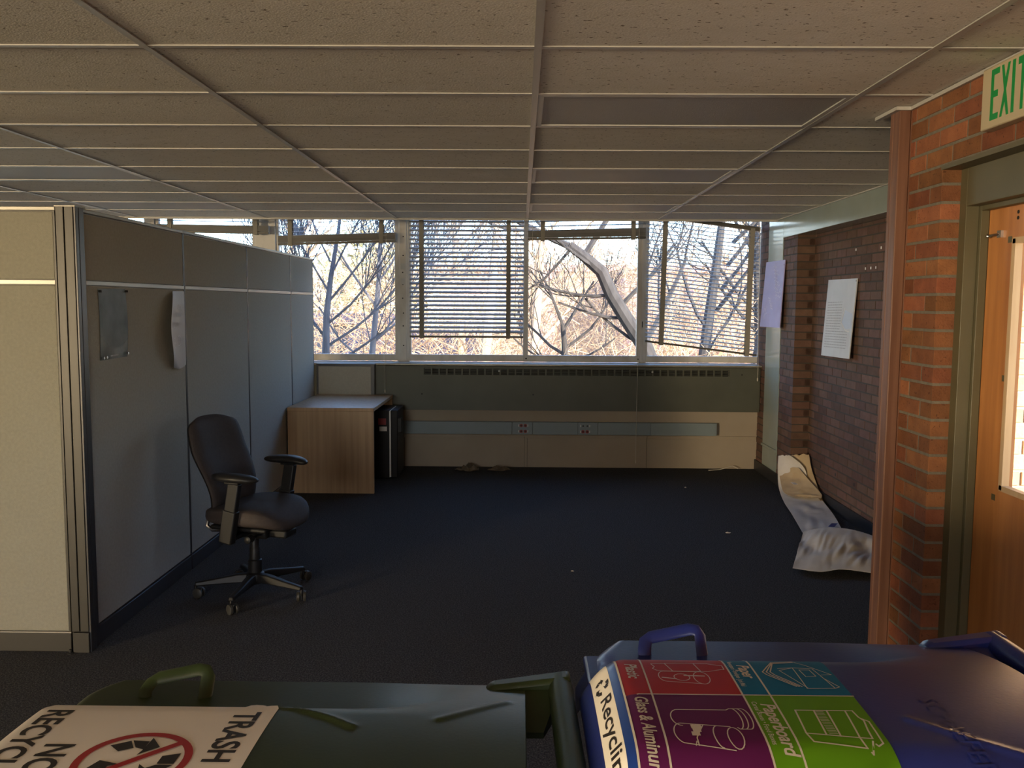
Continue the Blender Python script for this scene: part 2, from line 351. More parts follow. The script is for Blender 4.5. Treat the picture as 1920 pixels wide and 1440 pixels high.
def lay(parent, org, du, nn, length, z0, z1, mat, dep=0.05, phase=0.0, rnd=None, minl=0.03):
    rnd = rnd or random.Random(3); i = 0; z = z0
    while z < z1-0.012:
        h = min(BH, z1-z); x = -((phase + (0.5*(BL+JT) if i % 2 else 0.0)) % (BL+JT))
        while x < length:
            a, b = max(0, x), min(length, x+BL)
            if b-a > minl:
                brick(parent, Vector(org)+Vector(du)*a+Vector((0, 0, z-org[2])), du, nn, b-a, h, dep, mat, rnd.uniform(-0.0012, 0.0012))
            x += BL+JT
        z += CO; i += 1
# recessed brick wall
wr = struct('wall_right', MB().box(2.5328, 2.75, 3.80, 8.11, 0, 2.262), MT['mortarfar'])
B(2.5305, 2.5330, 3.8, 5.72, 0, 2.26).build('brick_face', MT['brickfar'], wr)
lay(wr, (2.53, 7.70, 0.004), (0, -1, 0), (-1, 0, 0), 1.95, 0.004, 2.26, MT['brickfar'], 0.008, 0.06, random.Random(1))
# pilaster: face to the room and the return that faces the door end
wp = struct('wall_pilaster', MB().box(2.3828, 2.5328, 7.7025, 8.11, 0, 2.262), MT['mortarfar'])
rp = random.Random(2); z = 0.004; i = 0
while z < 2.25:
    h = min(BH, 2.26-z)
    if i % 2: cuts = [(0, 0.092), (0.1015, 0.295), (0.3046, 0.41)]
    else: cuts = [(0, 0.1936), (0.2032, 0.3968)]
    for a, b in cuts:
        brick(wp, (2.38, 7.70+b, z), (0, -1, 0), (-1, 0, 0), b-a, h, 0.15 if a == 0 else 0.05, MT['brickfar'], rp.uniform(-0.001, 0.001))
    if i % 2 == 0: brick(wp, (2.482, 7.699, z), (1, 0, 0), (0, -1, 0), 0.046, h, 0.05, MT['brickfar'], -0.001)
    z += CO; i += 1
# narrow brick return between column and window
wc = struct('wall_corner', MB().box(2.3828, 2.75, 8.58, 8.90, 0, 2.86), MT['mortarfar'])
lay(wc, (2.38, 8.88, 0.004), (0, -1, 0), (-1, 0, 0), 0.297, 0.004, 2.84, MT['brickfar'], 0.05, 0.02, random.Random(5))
# exterior pier closing the window wall end
struct('wall_end', B(2.45, 2.75, 8.90, 9.15, 0, 2.86), MT['mortarfar'])
struct('baseboard_right', MB().box(2.362, 2.376, 7.70, 8.82, 0, 0.10).box(2.514, 2.529, 3.80, 7.70, 0, 0.10).box(2.362, 2.529, 7.684, 7.698, 0, 0.10), MT['vinyl'])
for (yy, zz) in ((7.35, 0.30), (7.0, 0.30), (6.6, 0.30)):
    B(2.5285, 2.531, yy-0.009, yy+0.009, zz-0.012, zz+0.012).build('anchor_hole', MT['black'], wr)
rr_ = random.Random(4)
for (yy, zz) in ((6.55, 1.925), (6.45, 1.925), (6.36, 1.925), (6.28, 2.06), (6.75, 2.075)):
    B(2.5265, 2.5285, yy-0.007, yy+0.007, zz-0.009, zz+0.009).build('paint_fleck', MT['white'], wr)

# near brick wall with the door
wd = struct('wall_door', MB().box(1.5528, 1.75, 3.3225, 3.66, 0, 2.155).box(1.5528, 1.75, 2.0, 3.66, 2.155, 2.86)
            .box(1.5528, 1.75, -4.0, 2.0, 0, 2.86).box(1.5528, 1.75, 2.0, 2.18, 0, 2.155).box(1.557, 1.76, 3.66, 3.80, 0, 2.86).box(1.76, 2.75, 3.76, 3.80, 0, 2.86), MT['mortar'])
B(1.5505, 1.5530, -4.0, 2.0, 0, CEIL).build('brick_face', MT['brick'], wd)
rn = random.Random(9); z = 0.008; i = 0
while z < 2.15:
    h = BH
    if i % 2: cuts = [(0.0, 0.1936), (0.2032, 0.335)]
    else: cuts = [(0.0, 0.092), (0.1016, 0.2952), (0.3048, 0.335)]
    ex = 0.0
    for a, b in cuts:      # a measured from the door corner at y = 3.32
        brick(wd, (1.55, 3.32+b, z), (0, -1, 0), (-1, 0, 0), b-a, h, 0.095 if a == 0 else 0.05, MT['brick'], rn.uniform(-0.0015, 0.0015))
    z += CO; i += 1
while z < CEIL-0.01:
    h = min(BH, CEIL-z); x = -0.1016 if i % 2 else 0.0
    while x < 1.62:
        a, b = max(0, x), min(1.62, x+BL)
        if b-a > 0.02: brick(wd, (1.55, 3.655-a, z), (0, -1, 0), (-1, 0, 0), b-a, h, 0.05, MT['brick'], rn.uniform(-0.0015, 0.0015))
        x += BL+JT
    z += CO; i += 1
MB().box(1.552, 1.70, 2.10, 3.33, 2.152, 2.160).box(1.5485, 1.5535, 2.10, 3.33, 2.152, 2.168).build('lintel_angle', MT['olive'], wd)
# wooden end post
post = struct('trim_2', MB().box(1.500, 1.546, 3.600, 3.66, 0, CEIL).box(1.500, 1.5565, 3.66, 3.69, 0, CEIL), MT['woodred'], bevel=0.004)
B(1.546, 1.5535, 3.600, 3.664, 0, CEIL).build('post_strip', MT['woodred'], post)
struct('trim_3', MB().box(1.480, 1.549, 3.585, 3.599, 2.425, CEIL).box(1.536, 1.549, 2.0, 3.585, 2.425, CEIL).box(1.480, 1.499, 3.599, 3.80, 2.425, CEIL), MT['tee'])

# door
door = thing('door_1', None, None, (1.72, 2.75, 0)); tag(door, kind='structure', label='wooden door with a glass panel in an olive metal frame')
fr = MB()
for s0, s1 in ((3.272, 3.322), (2.178, 2.228)):
    fr.box(1.620, 1.668, s0, s1, 0, 2.155)
fr.box(1.620, 1.668, 2.228, 3.272, 2.015, 2.155)
fr.box(1.668, 1.698, 3.256, 3.322, 0, 2.155).box(1.668, 1.698, 2.178, 2.244, 0, 2.155).box(1.668, 1.698, 2.244, 3.256, 1.998, 2.155)
fr.box(1.698, 1.745, 3.262, 3.322, 0, 2.155).box(1.698, 1.745, 2.178, 2.240, 0, 2.155).box(1.698, 1.745, 2.24, 3.262, 2.01, 2.155)
fr.build('door_frame', MT['olive'], door, bevel=0.002)
GY0, GY1, GZ0, GZ1 = 2.40, 3.092, 1.005, 1.885
lf = MB().box(1.700, 1.744, GY1, 3.258, 0.012, 2.006).box(1.700, 1.744, 2.242, GY0, 0.012, 2.006).box(1.700, 1.744, GY0, GY1, 0.012, GZ0).box(1.700, 1.744, GY0, GY1, GZ1, 2.006)
leaf = lf.build('door_leaf', MT['wooddoor'], door)
bead = MB().box(1.696, 1.722, GY1-0.018, GY1+0.004, GZ0, GZ1).box(1.696, 1.722, GY0-0.004, GY0+0.018, GZ0, GZ1).box(1.696, 1.722, GY0, GY1, GZ0-0.004, GZ0+0.016).box(1.696, 1.722, GY0, GY1, GZ1-0.016, GZ1+0.004)
bead.build('glazing_bead', MT['woodpale'], leaf)
B(1.722, 1.727, GY0, GY1, GZ0, GZ1).build('glass_pane', MT['doorpane'], leaf)
MB().box(1.690, 1.701, 3.160, 3.185, 1.895, 1.920).tube([(1.695, 3.172, 1.907), (1.688, 3.20, 1.906), (1.684, 3.225, 1.904)], [0.006, 0.005, 0.005], 8).lathe([(0.002, 3.222), (0.008, 3.226), (0.008, 3.234), (0.002, 3.238)], (1.683, 0, 1.904), 10, 'y').build('latch', MT['chrome'], leaf, smooth=True)
for zz in (1.975, 1.955):
    MB().lathe([(0.0065, 1.6985), (0.0065, 1.7005)], (0, 3.072, zz), 10, 'x').build('screw_hole', MT['black'], leaf)
for yy, zz in ((3.115, 1.885), (3.105, 1.40), (3.13, 0.97)):
    B(1.6990, 1.7005, yy-0.012, yy+0.012, zz-0.012, zz+0.010).build('putty_patch', MT['olive'], leaf)

# outside the door: sunlit brick wall and step
we = struct('wall_outside', B(1.76, 6.0, 3.728, 3.76, -0.3, 2.86), MT['concrete'])
lay(we, (1.76, 3.72, 0.35), (1, 0, 0), (0, -1, 0), 1.3, 0.35, 2.35, MT['brickext'], 0.02, 0.03, random.Random(11))
struct('door_sun_blocker', B(2.30, 2.42, 0.2, 2.46, -0.3, 2.9), MT['concrete'])  # added, unseen slab that keeps the sun off the door glass
struct('porch_floor', B(1.76, 6.0, -4.0, 3.72, -0.3, -0.02), MT['concrete'])

# ------------------------------------------------------------------ ceiling grid
X0, Y0, PX, PY = 0.045, 2.80, 1.2192, 0.6096
ceil = struct('ceiling', B(-6.5, 2.375, -4.0, 8.30, 2.52, 2.535), MT['slab'])
LIGHTS = {(0, 1), (0, 4), (0, 7), (-3, 1), (-3, 4), (-3, 7), (0, -2), (-3, -2)}
tile_m = {}
def cell(k, j):
    x0, x1 = X0+PX*k, X0+PX*(k+1); y0, y1 = Y0+PY*j, Y0+PY*(j+1)
    x0 = max(x0, -6.5); x1 = min(x1, 2.375); y0 = max(y0, -4.0); y1 = min(y1, 8.30)
    if (y0+y1)/2 < 3.7: x1 = min(x1, 1.55)
    return x0, x1, y0, y1
for k in range(-6, 2):
    for j in range(-12, 10):
        x0, x1, y0, y1 = cell(k, j)
        if x1-x0 < 0.03 or y1-y0 < 0.03: continue
        if (k, j) not in LIGHTS:
            w, d = round(x1-x0, 3), round(y1-y0, 3)
            if (w, d) not in tile_m:
                tile_m[(w, d)] = B(-w/2+0.004, w/2-0.004, -d/2+0.004, d/2-0.004, 0.004, 0.018).mesh('ceiling_tile', MT['tile'])
            o = link('ceiling_tile', tile_m[(w, d)], ceil); o.location = ((x0+x1)/2, (y0+y1)/2, CEIL+random.uniform(-0.0008, 0.0012))
        # cross tee at the far edge of the cell
        key = ('c', round(x1-x0, 3))
        if key not in tile_m:
            w = x1-x0
            tile_m[key] = MB().box(-w/2+0.012, w/2-0.012, -0.012, 0.012, -0.002, 0.002).box(-w/2+0.012, w/2-0.012, -0.001, 0.001, 0.002, 0.03).mesh('cross_tee', MT['tee'])
        if y1 < 8.29:
            o = link('cross_tee', tile_m[key], ceil); o.location = ((x0+x1)/2, y1, CEIL+0.001)
for k in range(-5, 2):
    x = X0+PX*k
    ya = -4.0
    MB().box(x-0.012, x+0.012, ya, 8.30, CEIL-0.002, CEIL+0.002).box(x-0.001, x+0.001, ya, 8.30, CEIL+0.002, CEIL+0.03).build('main_tee', MT['tee'], ceil)
MB().box(2.362, 2.375, 3.82, 8.30, CEIL-0.004, CEIL+0.012).build('edge_angle', MT['tee'], ceil)
names = {(0, 1): 'recessed fluorescent ceiling light, switched off, nearest the exit sign', (0, 4): 'recessed ceiling light, switched off, second from the exit sign toward the windows',
         (0, 7): 'recessed ceiling light, switched off, closest to the window blinds', (-3, 1): 'unlit recessed ceiling light over the cubicle front, outside the frame',
         (-3, 4): 'unlit recessed ceiling light above the beige cubicle front', (-3, 7): 'unlit recessed ceiling light seen over the partition top near the corner post',
         (0, -2): 'unlit recessed ceiling light above the carts', (-3, -2): 'unlit recessed ceiling light behind the carts on the window side'}
for kj in sorted(LIGHTS):
    if kj in ((0, -2), (-3, -2), (-3, 1)): 
        x0, x1, y0, y1 = cell(*kj); B(x0+0.004, x1-0.004, y0+0.004, y1-0.004, CEIL+0.004, CEIL+0.018).build('ceiling_tile', MT['tile'], ceil); continue
    x0, x1, y0, y1 = cell(*kj); a, b, c, d = x0+0.013, x1-0.013, y0+0.013, y1-0.013
    t = thing('ceiling_light', names[kj], 'ceiling light', ((x0+x1)/2, (y0+y1)/2, CEIL), group='recessed ceiling lights')
    MB().box(a, b, c, c+0.022, CEIL-0.001, CEIL+0.018).box(a, b, d-0.022, d, CEIL-0.001, CEIL+0.018).box(a, a+0.022, c+0.022, d-0.022, CEIL-0.001, CEIL+0.018).box(b-0.022, b, c+0.022, d-0.022, CEIL-0.001, CEIL+0.018).build('light_frame', MT['whitemetal'], t)
    B(a+0.02, b-0.02, c+0.02, d-0.02, CEIL+0.004, CEIL+0.009).build('lens', MT['lens'], t)
    B(a+0.002, b-0.002, c+0.002, d-0.002, CEIL+0.022, CEIL+0.075).build('housing', MT['whitemetal'], t)
# ------------------------------------------------------------------ windows
ZS, ZF, ZT = 1.062, 1.128, 2.72
struct('window_sill', B(-6.5, 2.38, 8.695, 9.05, 1.038, 1.056), MT['rail'], bevel=0.004)
def window(n, xa, xb, yf, rail=0.05, label=''):
    """frame from xa to xb with its pane; yf = front of the frame"""
    w = tag(thing('window_%d' % n, None, None, ((xa+xb)/2, yf, ZS)), label, kind='structure')
    B(xa, xb, yf, yf+0.05, ZS, ZF).build('bottom_rail', MT['winframe'], w, bevel=0.003)
    B(xa, xb, yf, yf+0.05, ZT-0.06, ZT).build('top_rail', MT['winframe'], w, bevel=0.003)
    B(xa, xa+rail, yf, yf+0.05, ZF, ZT-0.06).build('stile', MT['winframe'], w, bevel=0.003)
    B(xb-rail, xb, yf, yf+0.05, ZF, ZT-0.06).build('stile', MT['winframe'], w, bevel=0.003)
    B(xa+rail, xb-rail, yf+0.022, yf+0.028, ZF, ZT-0.06).build('pane', MT['pane'], w)
    return w
window(1, -6.40, -5.00, 8.99, 0.05, 'window pane at the far end behind the cubicle')
window(2, -4.98, -3.79, 8.99, 0.05, 'window pane behind the cubicle, second from the wall')
window(3, -3.73, -2.70, 8.99, 0.04, 'window pane seen just above the cubicle partition')
wA = window(4, -2.50, -1.262, 8.99, 0.03, 'clear window pane with the bluish tree behind it')
window(5, -1.150, 0.035, 8.99, 0.022, 'window pane behind the lowered level blind')
wC = window(6, 0.020, 1.215, 8.965, 0.046, 'window sash with screw holes in front of the leaning trunk')
window(7, 1.262, 2.44, 8.99, 0.022, 'window pane behind the slanting blind')
for x in (0.048, 1.187):
    MB().lathe([(0.009, 8.9635), (0.009, 8.9655)], (x, 0, 1.095), 12, 'y').build('screw_hole', MT['black'], wC)
m1 = struct('trim_4', MB().box(-1.262, -1.150, 8.975, 9.05, 1.056, ZT).box(-1.240, -1.172, 8.955, 8.975, 1.056, ZT), MT['winframe'], 'wide painted window mullion with bolt holes', bevel=0.003)
for zz in (2.32, 2.13, 1.96, 1.84, 1.70, 1.55, 1.42, 1.22):
    MB().lathe([(0.007, 8.9535), (0.007, 8.956)], (-1.205+random.uniform(-.006, .006), 0, zz), 10, 'y').build('bolt_hole', MT['black'], m1)
for zz in (1.87, 2.02):
    B(-1.228, -1.184, 8.950, 8.956, zz-0.03, zz+0.03).build('hinge_plate', MT['whitemetal'], m1)
m2 = struct('trim_5', MB().box(1.200, 1.270, 8.985, 9.05, 1.056, ZT).box(1.212, 1.236, 8.955, 8.985, 1.056, ZT), MT['winframe'], 'slim window mullion with a latch', bevel=0.002)
B(1.214, 1.234, 8.948, 8.956, 1.40, 1.50).build('latch_plate', MT['whitemetal'], m2); B(1.220, 1.228, 8.944, 8.949, 1.42, 1.48).build('latch_slot', MT['black'], m2)
struct('trim_6', MB().box(-2.70, -2.50, 8.97, 9.05, 1.056, ZT), MT['winframe'], 'wide painted window mullion over the partition', bevel=0.003)
struct('trim_7', MB().box(-3.79, -3.73, 8.97, 9.05, 1.056, ZT).box(-5.0, -4.98, 8.97, 9.05, 1.056, ZT).box(-6.5, -6.4, 8.97, 9.05, 1.056, ZT), MT['winframe'])

# ------------------------------------------------------------------ blinds
def blind(label, xa, xb, zbl, zbr, spacing, ang, tapes, stack=0, ztop=2.70, ztr=None, cord=None, gaps=None, zsl=None, curl=0.0, tslope=0.0, yb=8.86):
    """zbl/zbr: height of the bottom rail at either end; ztop/ztr head rail height; slats hang between."""
    ztr = ztop if ztr is None else ztr
    t = thing('venetian_blind', label, 'blind', ((xa+xb)/2, yb, ztop), group='venetian blinds on the window wall')
    L = xb-xa; xm = (xa+xb)/2
    hr = math.atan2(ztr-ztop, L); br = math.atan2(zbr-zbl, L)
    B(-L/2, L/2, -0.025, 0.025, -0.02, 0.02).build('head_rail', MT['slatdark'], t, local=True, bevel=0.003)
    o = t.children[0]; o.location = (0, 0, (ztr-ztop)/2); o.rotation_euler = (0, -hr, 0)
    o = B(-L/2, L/2, -0.023, 0.023, -0.010, 0.010).build('bottom_rail', MT['slatdark'], t, local=True, bevel=0.003)
    o.location = (0, 0, (zbl+zbr)/2-ztop); o.rotation_euler = (0, -br, 0)
    sm_ = MB().grid(lambda u, v: (L*(u-0.5), 0.05*(v-0.5), 0.004*(1-(2*v-1)**2)), 1, 4, (0, 0, 0.0012)).mesh('slat', MT['slat'], True)
    def slat(zl, zr, a):
        s = link('slat', sm_, t, True); s.location = (0, 0, (zl+zr)/2-ztop); s.rotation_euler = Euler((a, -math.atan2(zr-zl, L), 0), 'XYZ')
    zl, zr = zbl+0.014, zbr+0.014
    for i in range(stack):
        slat(zl, zr, random.uniform(-.03, .03)); zl += 0.0036; zr += 0.0036+curl
    zl += spacing*0.8; zr += spacing*0.8
    while zl < ztop-0.03 or zr < ztr-0.03:
        slat(zl+random.uniform(-.001, .001), zr+random.uniform(-.001, .001), ang+random.uniform(-.04, .04))
        f = spacing
        zl += f; zr += f
    for tx in tapes:
        f = (tx-xa)/L; zb = zbl+(zbr-zbl)*f; zt = ztop+(ztr-ztop)*f
        dx = tslope*(zt-zb)
        for dy in (-0.0285, 0.0285):
            MB().hexa([(tx-0.021-dx, yb+dy-0.0008, zb-0.014), (tx+0.021-dx, yb+dy-0.0008, zb-0.014), (tx+0.021-dx, yb+dy+0.0008, zb-0.014), (tx-0.021-dx, yb+dy+0.0008, zb-0.014),
                       (tx-0.021, yb+dy-0.0008, zt), (tx+0.021, yb+dy-0.0008, zt), (tx+0.021, yb+dy+0.0008, zt), (tx-0.021, yb+dy+0.0008, zt)]).build('ladder_tape', MT['tape'], t)
        B(tx-0.019-dx, tx+0.019-dx, yb-0.029, yb+0.029, zb-0.019, zb-0.010).build('tape_clip', MT['tape'], t)
    for (cx, cz) in (cord or []):
        ye = yb-0.05 if cz > 1.06 else 8.682
        MB().tube([(cx, yb-0.045, ztop), (cx-0.004, (yb-0.05)*0.5+ye*0.5, (ztop+max(cz, 1.0))/2), (cx-0.006, ye, max(cz+0.01, 1.06)), (cx-0.008, ye, cz)], 0.0022, 5).build('pull_cord', MT['cord'], t)
        MB().lathe([(0.002, cz+0.01), (0.006, cz), (0.006, cz-0.02), (0.003, cz-0.028)], (cx-0.008, ye, 0), 8).build('cord_tassel', MT['cord'], t, smooth=True)
    return t
blind('raised blind bunched up in front of the bluish tree', -2.44, -1.262, 2.228, 2.266, 0.043, 0.12, (-2.315, -1.405), 20, cord=[(-1.345, 0.79)])
blind('lowered level blind with open slats beside the wide mullion', -1.125, 0.018, 1.318, 1.318, 0.0438, 0.50, (-1.005, -0.135), 0, cord=[(-0.06, 1.55)])
blind('raised blind with skewed slats above the leaning trunk', 0.055, 1.228, 2.292, 2.315, 0.047, 0.30, (0.205, 1.105), 20, curl=0.0006, cord=[(1.155, 0.10), (0.105, 1.44)])
blind('lowered blind hanging askew at the brick corner', 1.235, 2.365, 1.288, 1.150, 0.0385, 0.24, (1.425, 2.285), 0, 2.545, 2.40, cord=[(2.342, 0.93)], tslope=0.018)
blind('raised blind seen above the cubicle partition', -3.66, -2.53, 2.352, 2.338, 0.044, 0.2, (-3.52, -2.66), 16)
blind('raised blind in the pane furthest behind the cubicle', -4.92, -3.81, 2.34, 2.34, 0.044, 0.2, (-4.7, -4.0), 16)

# ------------------------------------------------------------------ convector cover
cv = thing('radiator_cover', 'long olive metal radiator cover with a slotted grille under the windows', 'radiator', (0.45, 8.72, 0.589))
GX0, GX1, GZa, GZb = -0.969, 2.066, 0.945, 1.006
body = MB().box(-6.5, 2.372, 8.72, 8.735, 0.589, GZa).box(-6.5, 2.372, 8.72, 8.735, GZb, 1.030).box(-6.5, GX0, 8.72, 8.735, GZa, GZb).box(GX1, 2.372, 8.72, 8.735, GZa, GZb)
body.box(-6.5, 2.372, 8.735, 8.806, 0.589, 0.600)
body.build('cover_panel', MT['cover'], cv)
B(GX0, GX1, 8.775, 8.79, GZa-0.01, GZb+0.01).build('grille_backing', MT['black'], cv)
gb = B(-0.0075, 0.0075, 0, 0.014, GZa, GZb).mesh('grille_bar', MT['cover'])
N = 40
for i in range(1, N):
    o = link('grille_bar', gb, cv); o.location = (GX0+(GX1-GX0)*i/N, 8.7205, 0)
for i in range(4):
    zz = GZa+0.008+i*0.0152
    B(GX0, GX1, 8.728, 8.742, zz, zz+0.0045).build('grille_louver', MT['cover'], cv)
for x, zz in ((-0.99, 0.75), (2.19, 0.962), (0.12, 0.75)):
    MB().lathe([(0.008, 8.7175), (0.008, 8.7205)], (x, 0, zz), 10, 'y').build('screw_head', MT['black'], cv)
for x in (-0.22, 1.30):
    MB().lathe([(0.008, 8.70), (0.010, 8.712), (0.006, 8.7205)], (x, 0, 0.985), 10, 'y').build('damper_knob', MT['whitemetal'], cv, smooth=True)

# ------------------------------------------------------------------ surface raceway with outlets
rw = thing('power_raceway', 'blue-grey surface power raceway with two outlet pairs on the beige wall', 'raceway', (0.4, 8.79, 0.342))
for a, b in ((-1.9, -0.09), (-0.088, 0.115), (0.117, 0.572), (0.574, 0.772), (0.774, 1.30), (1.302, 1.958)):
    B(a, b, 8.765, 8.82, 0.342, 0.468).build('raceway_cover', MT['race'], rw, bevel=0.003)
B(1.958, 1.966, 8.768, 8.82, 0.344, 0.466).build('end_cap', MT['race'], rw)
for k, cx in enumerate((0.024, 0.646)):
    for dx in (-0.021, 0.021):
        for dz in (-0.029, 0.029):
            p = MB().lathe([(0.0165, 8.7625), (0.0165, 8.7655)], (cx+dx, 0, 0.403+dz), 14, 'y').build('outlet_face', MT['red'] if (k == 0 or dz < 0) else MT['race'], rw)
            MB().lathe([(0.0085, 8.7612), (0.0085, 8.7627)], (cx+dx, 0, 0.403+dz), 12, 'y').build('outlet_socket', MT['black'], p)
    for dx in (-0.046, 0.046):
        for dz in (-0.029, 0.029):
            B(cx+dx-0.003, cx+dx+0.003, 8.763, 8.7655, 0.403+dz-0.012, 0.403+dz+0.012).build('outlet_ear', MT['white'], rw)
# ------------------------------------------------------------------ cubicle partition
PH = 2.075
def panel(label, org, du, ln, mat, fm, grp='tall cubicle partition panels', back=MT['fabric2']):
    """partition panel: org = floor corner on the room face, du = along, room face normal = left of... computed"""
    du = Vector(du); nn = Vector((du.y, -du.x, 0))      # room-side normal
    t = thing('partition_panel', label, 'partition', Vector(org)+du*ln/2, group=grp)
    def bx(a, b, d0, d1, z0, z1, name, m, bevel=0.0):
        pts = []
        for z_ in (z0, z1):
            for (u_, d_) in ((a, d0), (b, d0), (b, d1), (a, d1)):
                p = Vector(org)+du*u_+nn*d_; pts.append((p.x, p.y, z_))
        return MB().hexa(pts).build(name, m, t, bevel=bevel)
    e = 0.003
    bx(e, ln-e, -0.052, -0.008, 0.0, PH-0.012, 'panel_core', fm)
    for s0, s1, side in ((-0.008, 0.0, 'f'), (-0.060, -0.052, 'b')):
        m_ = mat if side == 'f' else back
        bx(0.012, ln-0.012, s0, s1, 1.748, PH-0.022, 'upper_panel', m_, 0.004)
        bx(0.012, ln-0.012, s0, s1, 0.100, 1.722, 'lower_panel', m_, 0.004)
    bx(0.010, ln-0.010, -0.008, 0.003, 1.7245, 1.7455, 'rail', MT['rail'], 0.002)
    bx(e, ln-e, -0.058, 0.002, 0.0, 0.090, 'base_cover', fm, 0.003)
    bx(e, ln-e, -0.058, 0.002, 0.091, 0.097, 'base_lip', MT['rail'] if fm is MT['pframe'] else MT['pframe2'])
    bx(0, ln, -0.062, 0.002, PH-0.018, PH, 'top_cap', MT['rail'], 0.003)
    for a, b in ((e, 0.011), (ln-0.011, ln-e)):
        bx(a, b, -0.008, 0.001, 0.098, PH-0.018, 'edge_trim', fm)
    return t
ys = (4.085, 5.294, 6.518, 7.742, 8.575)
labs = ('shaded beige fabric partition panel holding two pinned posters, next to the corner post', 'shaded beige fabric partition panel directly behind the office chair',
        'shaded beige fabric partition panel between chair and desk', 'shaded beige fabric partition panel beside the desk, closest to the window')
for i in range(4):
    panel(labs[i], (-2.03, ys[i], 0), (0, 1, 0), ys[i+1]-ys[i], MT['fabric2'], MT['pframe2'])
panel('tall beige fabric partition panel facing the carts, warmly lit', (-3.330, 4.0, 0), (1, 0, 0), 1.22, MT['fabric'], MT['pframe'])
panel('tall beige fabric partition panel further along, mostly out of view', (-4.552, 4.0, 0), (1, 0, 0), 1.22, MT['fabric'], MT['pframe'])
cp = thing('partition_post', 'dark metal corner post of the cubicle partition', 'post', (-2.06, 4.02, 0))
MB().box(-2.106, -2.070, 3.992, 4.060, 0.10, PH).box(-2.066, -2.026, 3.992, 4.060, 0.10, PH).box(-2.108, -2.028, 4.002, 4.060, 0.0, PH-0.002).build('post_body', MT['pframe'], cp, bevel=0.002)
MB().box(-2.026, -2.016, 3.996, 4.022, 0.0, PH).box(-2.026, -2.016, 4.026, 4.050, 0.0, PH).box(-2.028, -2.022, 4.05, 4.084, 0, PH).build('post_side', MT['pframe2'], cp, bevel=0.002)
B(-2.100, -2.022, 3.984, 4.06, 0.0, 0.098).build('post_foot', MT['pframe'], cp, bevel=0.003)
B(-2.110, -2.014, 3.990, 4.086, PH-0.001, PH+0.004).build('post_cap', MT['rail'], cp)
MB().lathe([(0.016, -0.0), (0.016, 0.004), (0.006, 0.006), (0.006, 0.02)], (-2.11, 3.98, 0), 12).build('leveling_foot', MT['black'], cp)
# low panel behind the desk
lp = thing('low_partition_panel', 'low grey fabric partition panel with dark frame behind the desk', 'partition', (-1.75, 8.66, 0))
MB().box(-2.026, -1.450, 8.645, 8.690, 0, 1.046).build('panel_core', MT['pframe2'], lp, bevel=0.003)
B(-2.005, -1.485, 8.638, 8.646, 0.10, 1.025).build('fabric_face', MT['fabric2'], lp, bevel=0.003)
B(-2.026, -1.445, 8.640, 8.694, 1.040, 1.052).build('top_cap', MT['pframe2'], lp, bevel=0.002)

# ------------------------------------------------------------------ desk
dk = thing('desk', 'light wood laminate desk with panel ends against the partition', 'desk', (-1.64, 8.1, 0))
DX0, DX1, DY0, DY1, DZ = -2.018, -1.268, 7.505, 8.630, 0.748
B(DX0, DX1, DY0, DY1, DZ-0.030, DZ).build('desk_top', MT['desk'], dk, bevel=0.002)
B(DX0+0.003, DX1-0.003, DY0+0.003, DY0+0.030, 0, DZ-0.0305).build('end_panel', MT['desk'], dk, bevel=0.0015)
B(DX0+0.003, DX1-0.003, DY1-0.030, DY1-0.003, 0, DZ-0.0305).build('end_panel', MT['desk'], dk, bevel=0.0015)
B(DX0+0.05, DX0+0.07, DY0+0.030, DY1-0.030, 0.30, DZ-0.0305).build('modesty_panel', MT['desk'], dk)

# ------------------------------------------------------------------ small fridge
fg = thing('mini_fridge', 'small black fridge with white door seal tucked under the desk end', 'fridge', (-1.42, 8.4, 0))
B(-1.665, -1.232, 8.15, 8.585, 0.012, 0.652).build('fridge_body', MT['fridge'], fg, bevel=0.006)
B(-1.232, -1.218, 8.146, 8.58, 0.02, 0.645).build('door_seal', MT['white'], fg)
dr = B(-1.218, -1.155, 8.15, 8.585, 0.015, 0.652).build('fridge_door', MT['fridge'], fg, bevel=0.008)
B(-1.160, -1.118, 8.17, 8.20, 0.44, 0.58).build('handle', MT['plastic'], dr, bevel=0.006)
B(-1.335, -1.262, 8.1478, 8.1502, 0.515, 0.575).build('sticker', MT['red'], fg)
B(-1.325, -1.255, 8.1478, 8.1502, 0.455, 0.498).build('sticker', MT['white'], fg)
MB().box(-1.64, -1.60, 8.18, 8.22, 0, 0.013).box(-1.27, -1.24, 8.18, 8.22, 0, 0.013).box(-1.64, -1.60, 8.52, 8.56, 0, 0.013).box(-1.27, -1.24, 8.52, 8.56, 0, 0.013).build('feet', MT['black'], fg)

# ------------------------------------------------------------------ office chair
ch = thing('office_chair', 'dark brown office task chair with black armrests beside the partition', 'chair', (-1.50, 4.85, 0), math.radians(-17))
def cushion(cx, cy, cz, a, b, hh, n=3.0, crown=0.02, tilt=0.0, nu=36, nv=14, dome=None):
    mb = MB()
    def fn(u, v):
        t = 2*math.pi*u; ph = math.pi*(v-0.5)
        c, s_ = math.cos(t), math.sin(t)
        rr = 1.0/((abs(c)**n+abs(s_)**n)**(1.0/n))
        k = abs(math.cos(ph))**0.45; zz = math.copysign(abs(math.sin(ph))**0.7, ph)*hh
        x, y = rr*c*a*k, rr*s_*b*k
        z = zz + crown*(1-(x/a)**2)*(1 if ph > 0 else 0.3)
        if x > a*0.45: z -= 0.045*((x/a-0.45)/0.55)**2
        z += 0.018*(y/b)**2 if ph > 0 else 0
        return (cx+x, cy+y, cz+z+tilt*x)
    mb.grid(fn, nu, nv); return mb
cushion(0.03, 0, 0.475, 0.255, 0.255, 0.045, 2.9).build('seat', MT['chairfab'], ch, smooth=True, local=True, ang=80)
